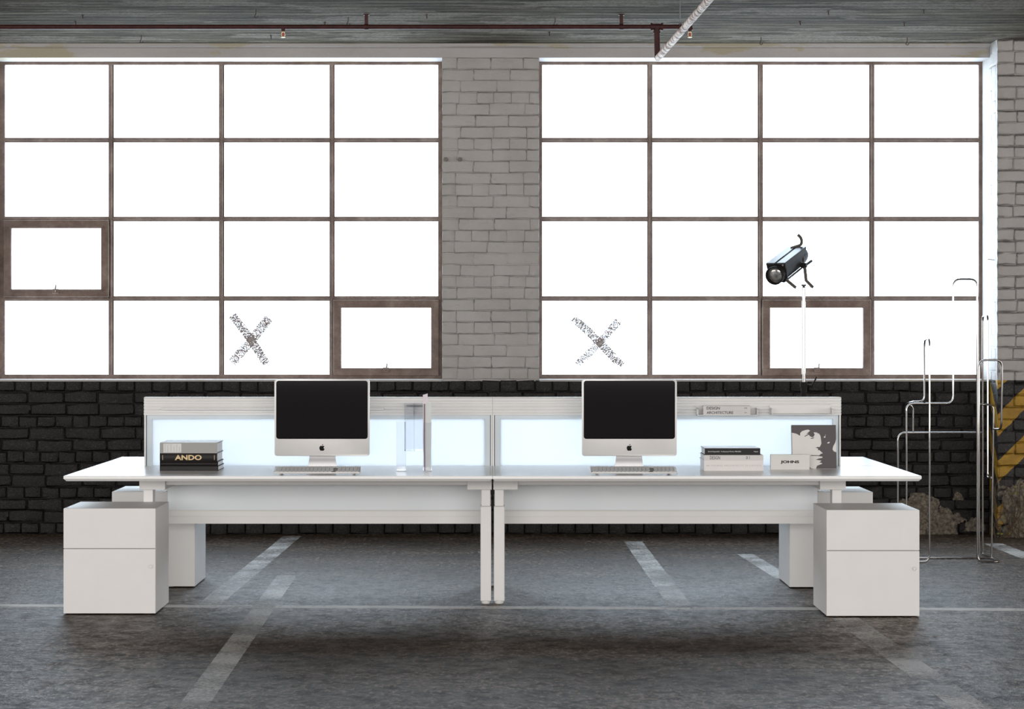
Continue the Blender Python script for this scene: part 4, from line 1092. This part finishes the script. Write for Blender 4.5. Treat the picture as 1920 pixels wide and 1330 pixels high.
# rear frame
zr = CR(0, 715, yC).z
rod([(on(463, yC), yC, zr), (on(100, yC), yC, zr), (on(100, yC), yC, gz), (on(100, yC), yB, gz)], 0.05)
# slim rear loop on the right
x463 = XE; x485 = on(486, yC - 0.14)
rod([(x463, yC, gz), (x463, yC, CR(0, 214, yC).z), (x485, yC - 0.14, CR(0, 212, yC).z), (x485, yC - 0.14, CR(0, 908, yC - .14).z), (XE, yB, CR(0, 908, yB).z)], 0.03)
# mid upright with its top bend
x511 = on(511, yB)
zM = CR(0, 593, yB).z
rod([(XE, yB, gz), (x511, yB, zM), (on(452, yB), yB, zM), (xT + 0.004, yA + 0.012, zM)], 0.045)
# short hook loop
zH, zH2 = CR(0, 402, yA + 0.05).z, CR(0, 699, yA + 0.05).z
rod([(xT + 0.0118, yA + 0.004, gz), (xT + 0.0118, yA + 0.004, zH), (on(548, yA + 0.05), yA + 0.05, zH), (on(545, yA + 0.05), yA + 0.05, zH2), (x511, yB, CR(0, 699, yB).z)], 0.045)
# floor bar across
rod([(x137, yB, gz), (XE, yB, gz)], 0.05)
rod([(x137, yA, gz), (x137, yB, gz)], 0.05)
rod([(on(100, yC), yB, gz), (x137, yB, gz)], 0.05)

# ================================================================== CEILING PIPES
Yp = 2.9; zp = ZP(50.5, Yp)
pipe = thing('sprinkler_pipe', 'dark red sprinkler pipe with a flaking white branch under the concrete ceiling', 'pipe', (0, Yp, zp))
xe = XP(1297, Yp)
obj('main_pipe', T([(-9, Yp, zp), (xe, Yp, zp)], 0.0145, 14), 'red_pipe', pipe, smooth=True)
for px in (687, 1165):
    x = XP(px, Yp); w = 0.011
    hb = BM(); box(hb, x - w, x + w, Yp - 0.003, Yp + 0.003, zp + 0.008, ZC - 0.004); box(hb, x - 0.018, x + 0.018, Yp - 0.012, Yp + 0.012, ZC - 0.006, ZC + 0.001, 0.001, 1)
    hg = obj('hanger', hb, 'red_pipe', pipe)
    obj('hanger_clip', T([(x - 0.013, Yp, zp), (x + 0.013, Yp, zp)], 0.0185, 14), 'red_pipe', hg, smooth=True)
def sprinkler(px):
    x = XP(px, Yp); s = BM()
    tube(s, [(x, Yp, zp - 0.008), (x, Yp, zp - 0.028)], 0.012, 10); st = obj('sprinkler_stub', s, 'red_pipe', pipe, smooth=True)
    f = BM(); zt_ = zp - 0.028
    tube(f, [(x, Yp, zt_ + 0.003), (x, Yp, zt_ - 0.006)], 0.010, 8)
    for s_ in (-1, 1): tube(f, [(x + s_ * 0.008, Yp, zt_ - 0.003), (x + s_ * 0.012, Yp, zt_ - 0.018), (x + s_ * 0.005, Yp, zt_ - 0.036)], 0.0028, 6)
    tube(f, [(x, Yp, zt_ - 0.034), (x, Yp, zt_ - 0.038)], 0.013, 12)
    obj('sprinkler_head', f, 'brass', st)
    obj('sprinkler_bulb', T([(x, Yp, zt_ - 0.006), (x, Yp, zt_ - 0.032)], 0.0035, 8), 'red_bulb', st, smooth=True)
sprinkler(531); sprinkler(1293.5)
obj('end_elbow', T(fillet([(xe - 0.045, Yp, zp), (XP(1293.5, Yp), Yp, zp), (XP(1293.5, Yp), Yp, zp - 0.020)], 0.012), 0.0185, 12), 'red_pipe', pipe, smooth=True)
xd = XP(1231.5, Yp); zd = ZP(110, Yp)
tb_ = BM(); tube(tb_, [(xd - 0.036, Yp, zp), (xd + 0.036, Yp, zp)], 0.020, 14); tube(tb_, [(xd - 0.038, Yp, zp), (xd - 0.028, Yp, zp)], 0.025, 14); tube(tb_, [(xd + 0.028, Yp, zp), (xd + 0.038, Yp, zp)], 0.025, 14)
tube(tb_, [(xd, Yp, zp), (xd, Yp, zp - 0.03)], 0.020, 14); tube(tb_, [(xd, Yp, zp - 0.030), (xd, Yp, zp - 0.040)], 0.0235, 14)
obj('tee', tb_, 'red_pipe', pipe, smooth=True)
dirb = Vector((0.035, -1.0, 0.0)).normalized(); e0 = Vector((xd + 0.004, Yp, zd))
obj('drop_pipe', T(fillet([(xd, Yp, zp - 0.03), e0, e0 + dirb * 0.09], 0.028), 0.0185, 14), 'red_pipe', pipe, smooth=True)
br = obj('branch_pipe', T([e0 + dirb * 0.045, e0 + dirb * 9.5], 0.0205, 16), 'lagging', pipe, smooth=True)
for t in (0.62, 1.30, 2.05): obj('coupling', T([e0 + dirb * t, e0 + dirb * (t + 0.012)], 0.0215, 16), 'rust', br, smooth=True)
xr = XP(1275, Yp)
obj('hanger_rod', T([(xr, Yp, zp + 0.005), (XP(1275, 2.33), 2.33, ZC)], 0.0032, 6), 'rust', pipe)
obj('rod_nut', T([(xr, Yp, zp + 0.010), (xr, Yp, zp + 0.022)], 0.009, 6), 'red_pipe', pipe)

# rusty hooks and nails left in the ceiling
hooks = [(155, 28, 0), (142, 40, 0), (265, 66, 1), (508, 66, 0), (609, 42, 0), (653, 32, 1), (800, 27, 0), (1041, 33, 1), (1427, 69, 1), (1701, 70, 1), (1553, 20, 0), (1732, 18, 0), (1695, 42, 0), (1500, 40, 0), (480, 18, 1), (1030, 60, 0)]
for i, (px, py, kind) in enumerate(hooks):
    D = F * (ZC - CAM_H) / (628 - py); Y = D - CAM_D; x = (px - 923.5) * D / F
    b = BM()
    if kind: tube(b, fillet([(x, Y, ZC + 0.005), (x, Y, ZC - 0.030), (x - 0.012, Y, ZC - 0.046), (x + 0.004, Y, ZC - 0.054), (x + 0.012, Y, ZC - 0.040)], 0.01, 3), 0.0026, 6)
    else: tube(b, [(x, Y, ZC + 0.005), (x, Y, ZC - 0.004), (x, Y, ZC - 0.0041), (x + 0.002, Y, ZC - 0.026)], [0.009, 0.009, 0.004, 0.003], 6)
    o = obj('ceiling_hook' if kind else 'ceiling_nail', b, 'rust')
    hl = {1701: 'small rusty hook in the ceiling close to the white pillar', 1427: 'small rusty hook in the ceiling past the flaking white branch pipe'}.get(px, 'small rusty hook hanging from the ceiling beside the red sprinkler pipe')
    if kind: tag(o, hl, 'hook', 'rusty hooks in the ceiling')
    else: tag(o, 'short rusty nail stub in the concrete ceiling', 'nail', 'rusty nails in the ceiling')

# a nail in the window reveal of the pillar
p = Vector((XR1, YP + 0.10, ZP(489, YP + 0.1)))
o = obj('reveal_nail', T([p + Vector((0.004, 0, 0.004)), p + Vector((-0.055, -0.06, 0.008))], 0.0025, 6), 'iron')
tag(o, 'thin bent nail in the white pillar beside the window', 'nail')

# ================================================================== DRY CREEPER AT THE PILLAR FOOT
rv_ = random.Random(5)
vine = thing('dry_creeper', 'leafless dry creeper climbing the foot of the striped pillar', 'creeper', (XR1 + 0.1, YP - 0.05, 0))
for k in range(20):
    x = XR1 + rv_.uniform(-0.02, 0.30); a = rv_.uniform(-0.5, 0.5); n = 7; hgt = rv_.uniform(0.18, 0.52); pts = []
    for i in range(n + 1):
        t = i / n
        pts.append((x + a * t * 0.30 + 0.03 * math.sin(t * 6 + k), YP - 0.024 - 0.012 * abs(math.sin(t * 5 + k * 1.7)) - 0.02 * (1 - t), max(0.0, hgt * t) + 0.001))
    obj('stem', tube(BM(), pts, [0.0034 * (1 - 0.65 * i / n) for i in range(n + 1)], 5), 'twig', vine, smooth=True)
for k in range(14):
    x, zl = XR1 + rv_.uniform(-0.04, 0.30), rv_.choice((0.012, 0.02, 0.03, 0.2, 0.3, 0.34)); y = YP - 0.035 - (rv_.uniform(0, 0.05) if zl < 0.05 else 0)
    b = BM(); s = rv_.uniform(0.009, 0.016)
    q = [b.verts.new(v) for v in ((x - s, y, zl), (x, y - 0.006, zl - s * 0.5), (x + s, y, zl + s * 0.2), (x, y - 0.002, zl + s * 0.6), (x, y + 0.002, zl))]
    for i in range(4): b.faces.new((q[i], q[(i + 1) % 4], q[4]))
    obj('leaf', b, 'leaf', vine)
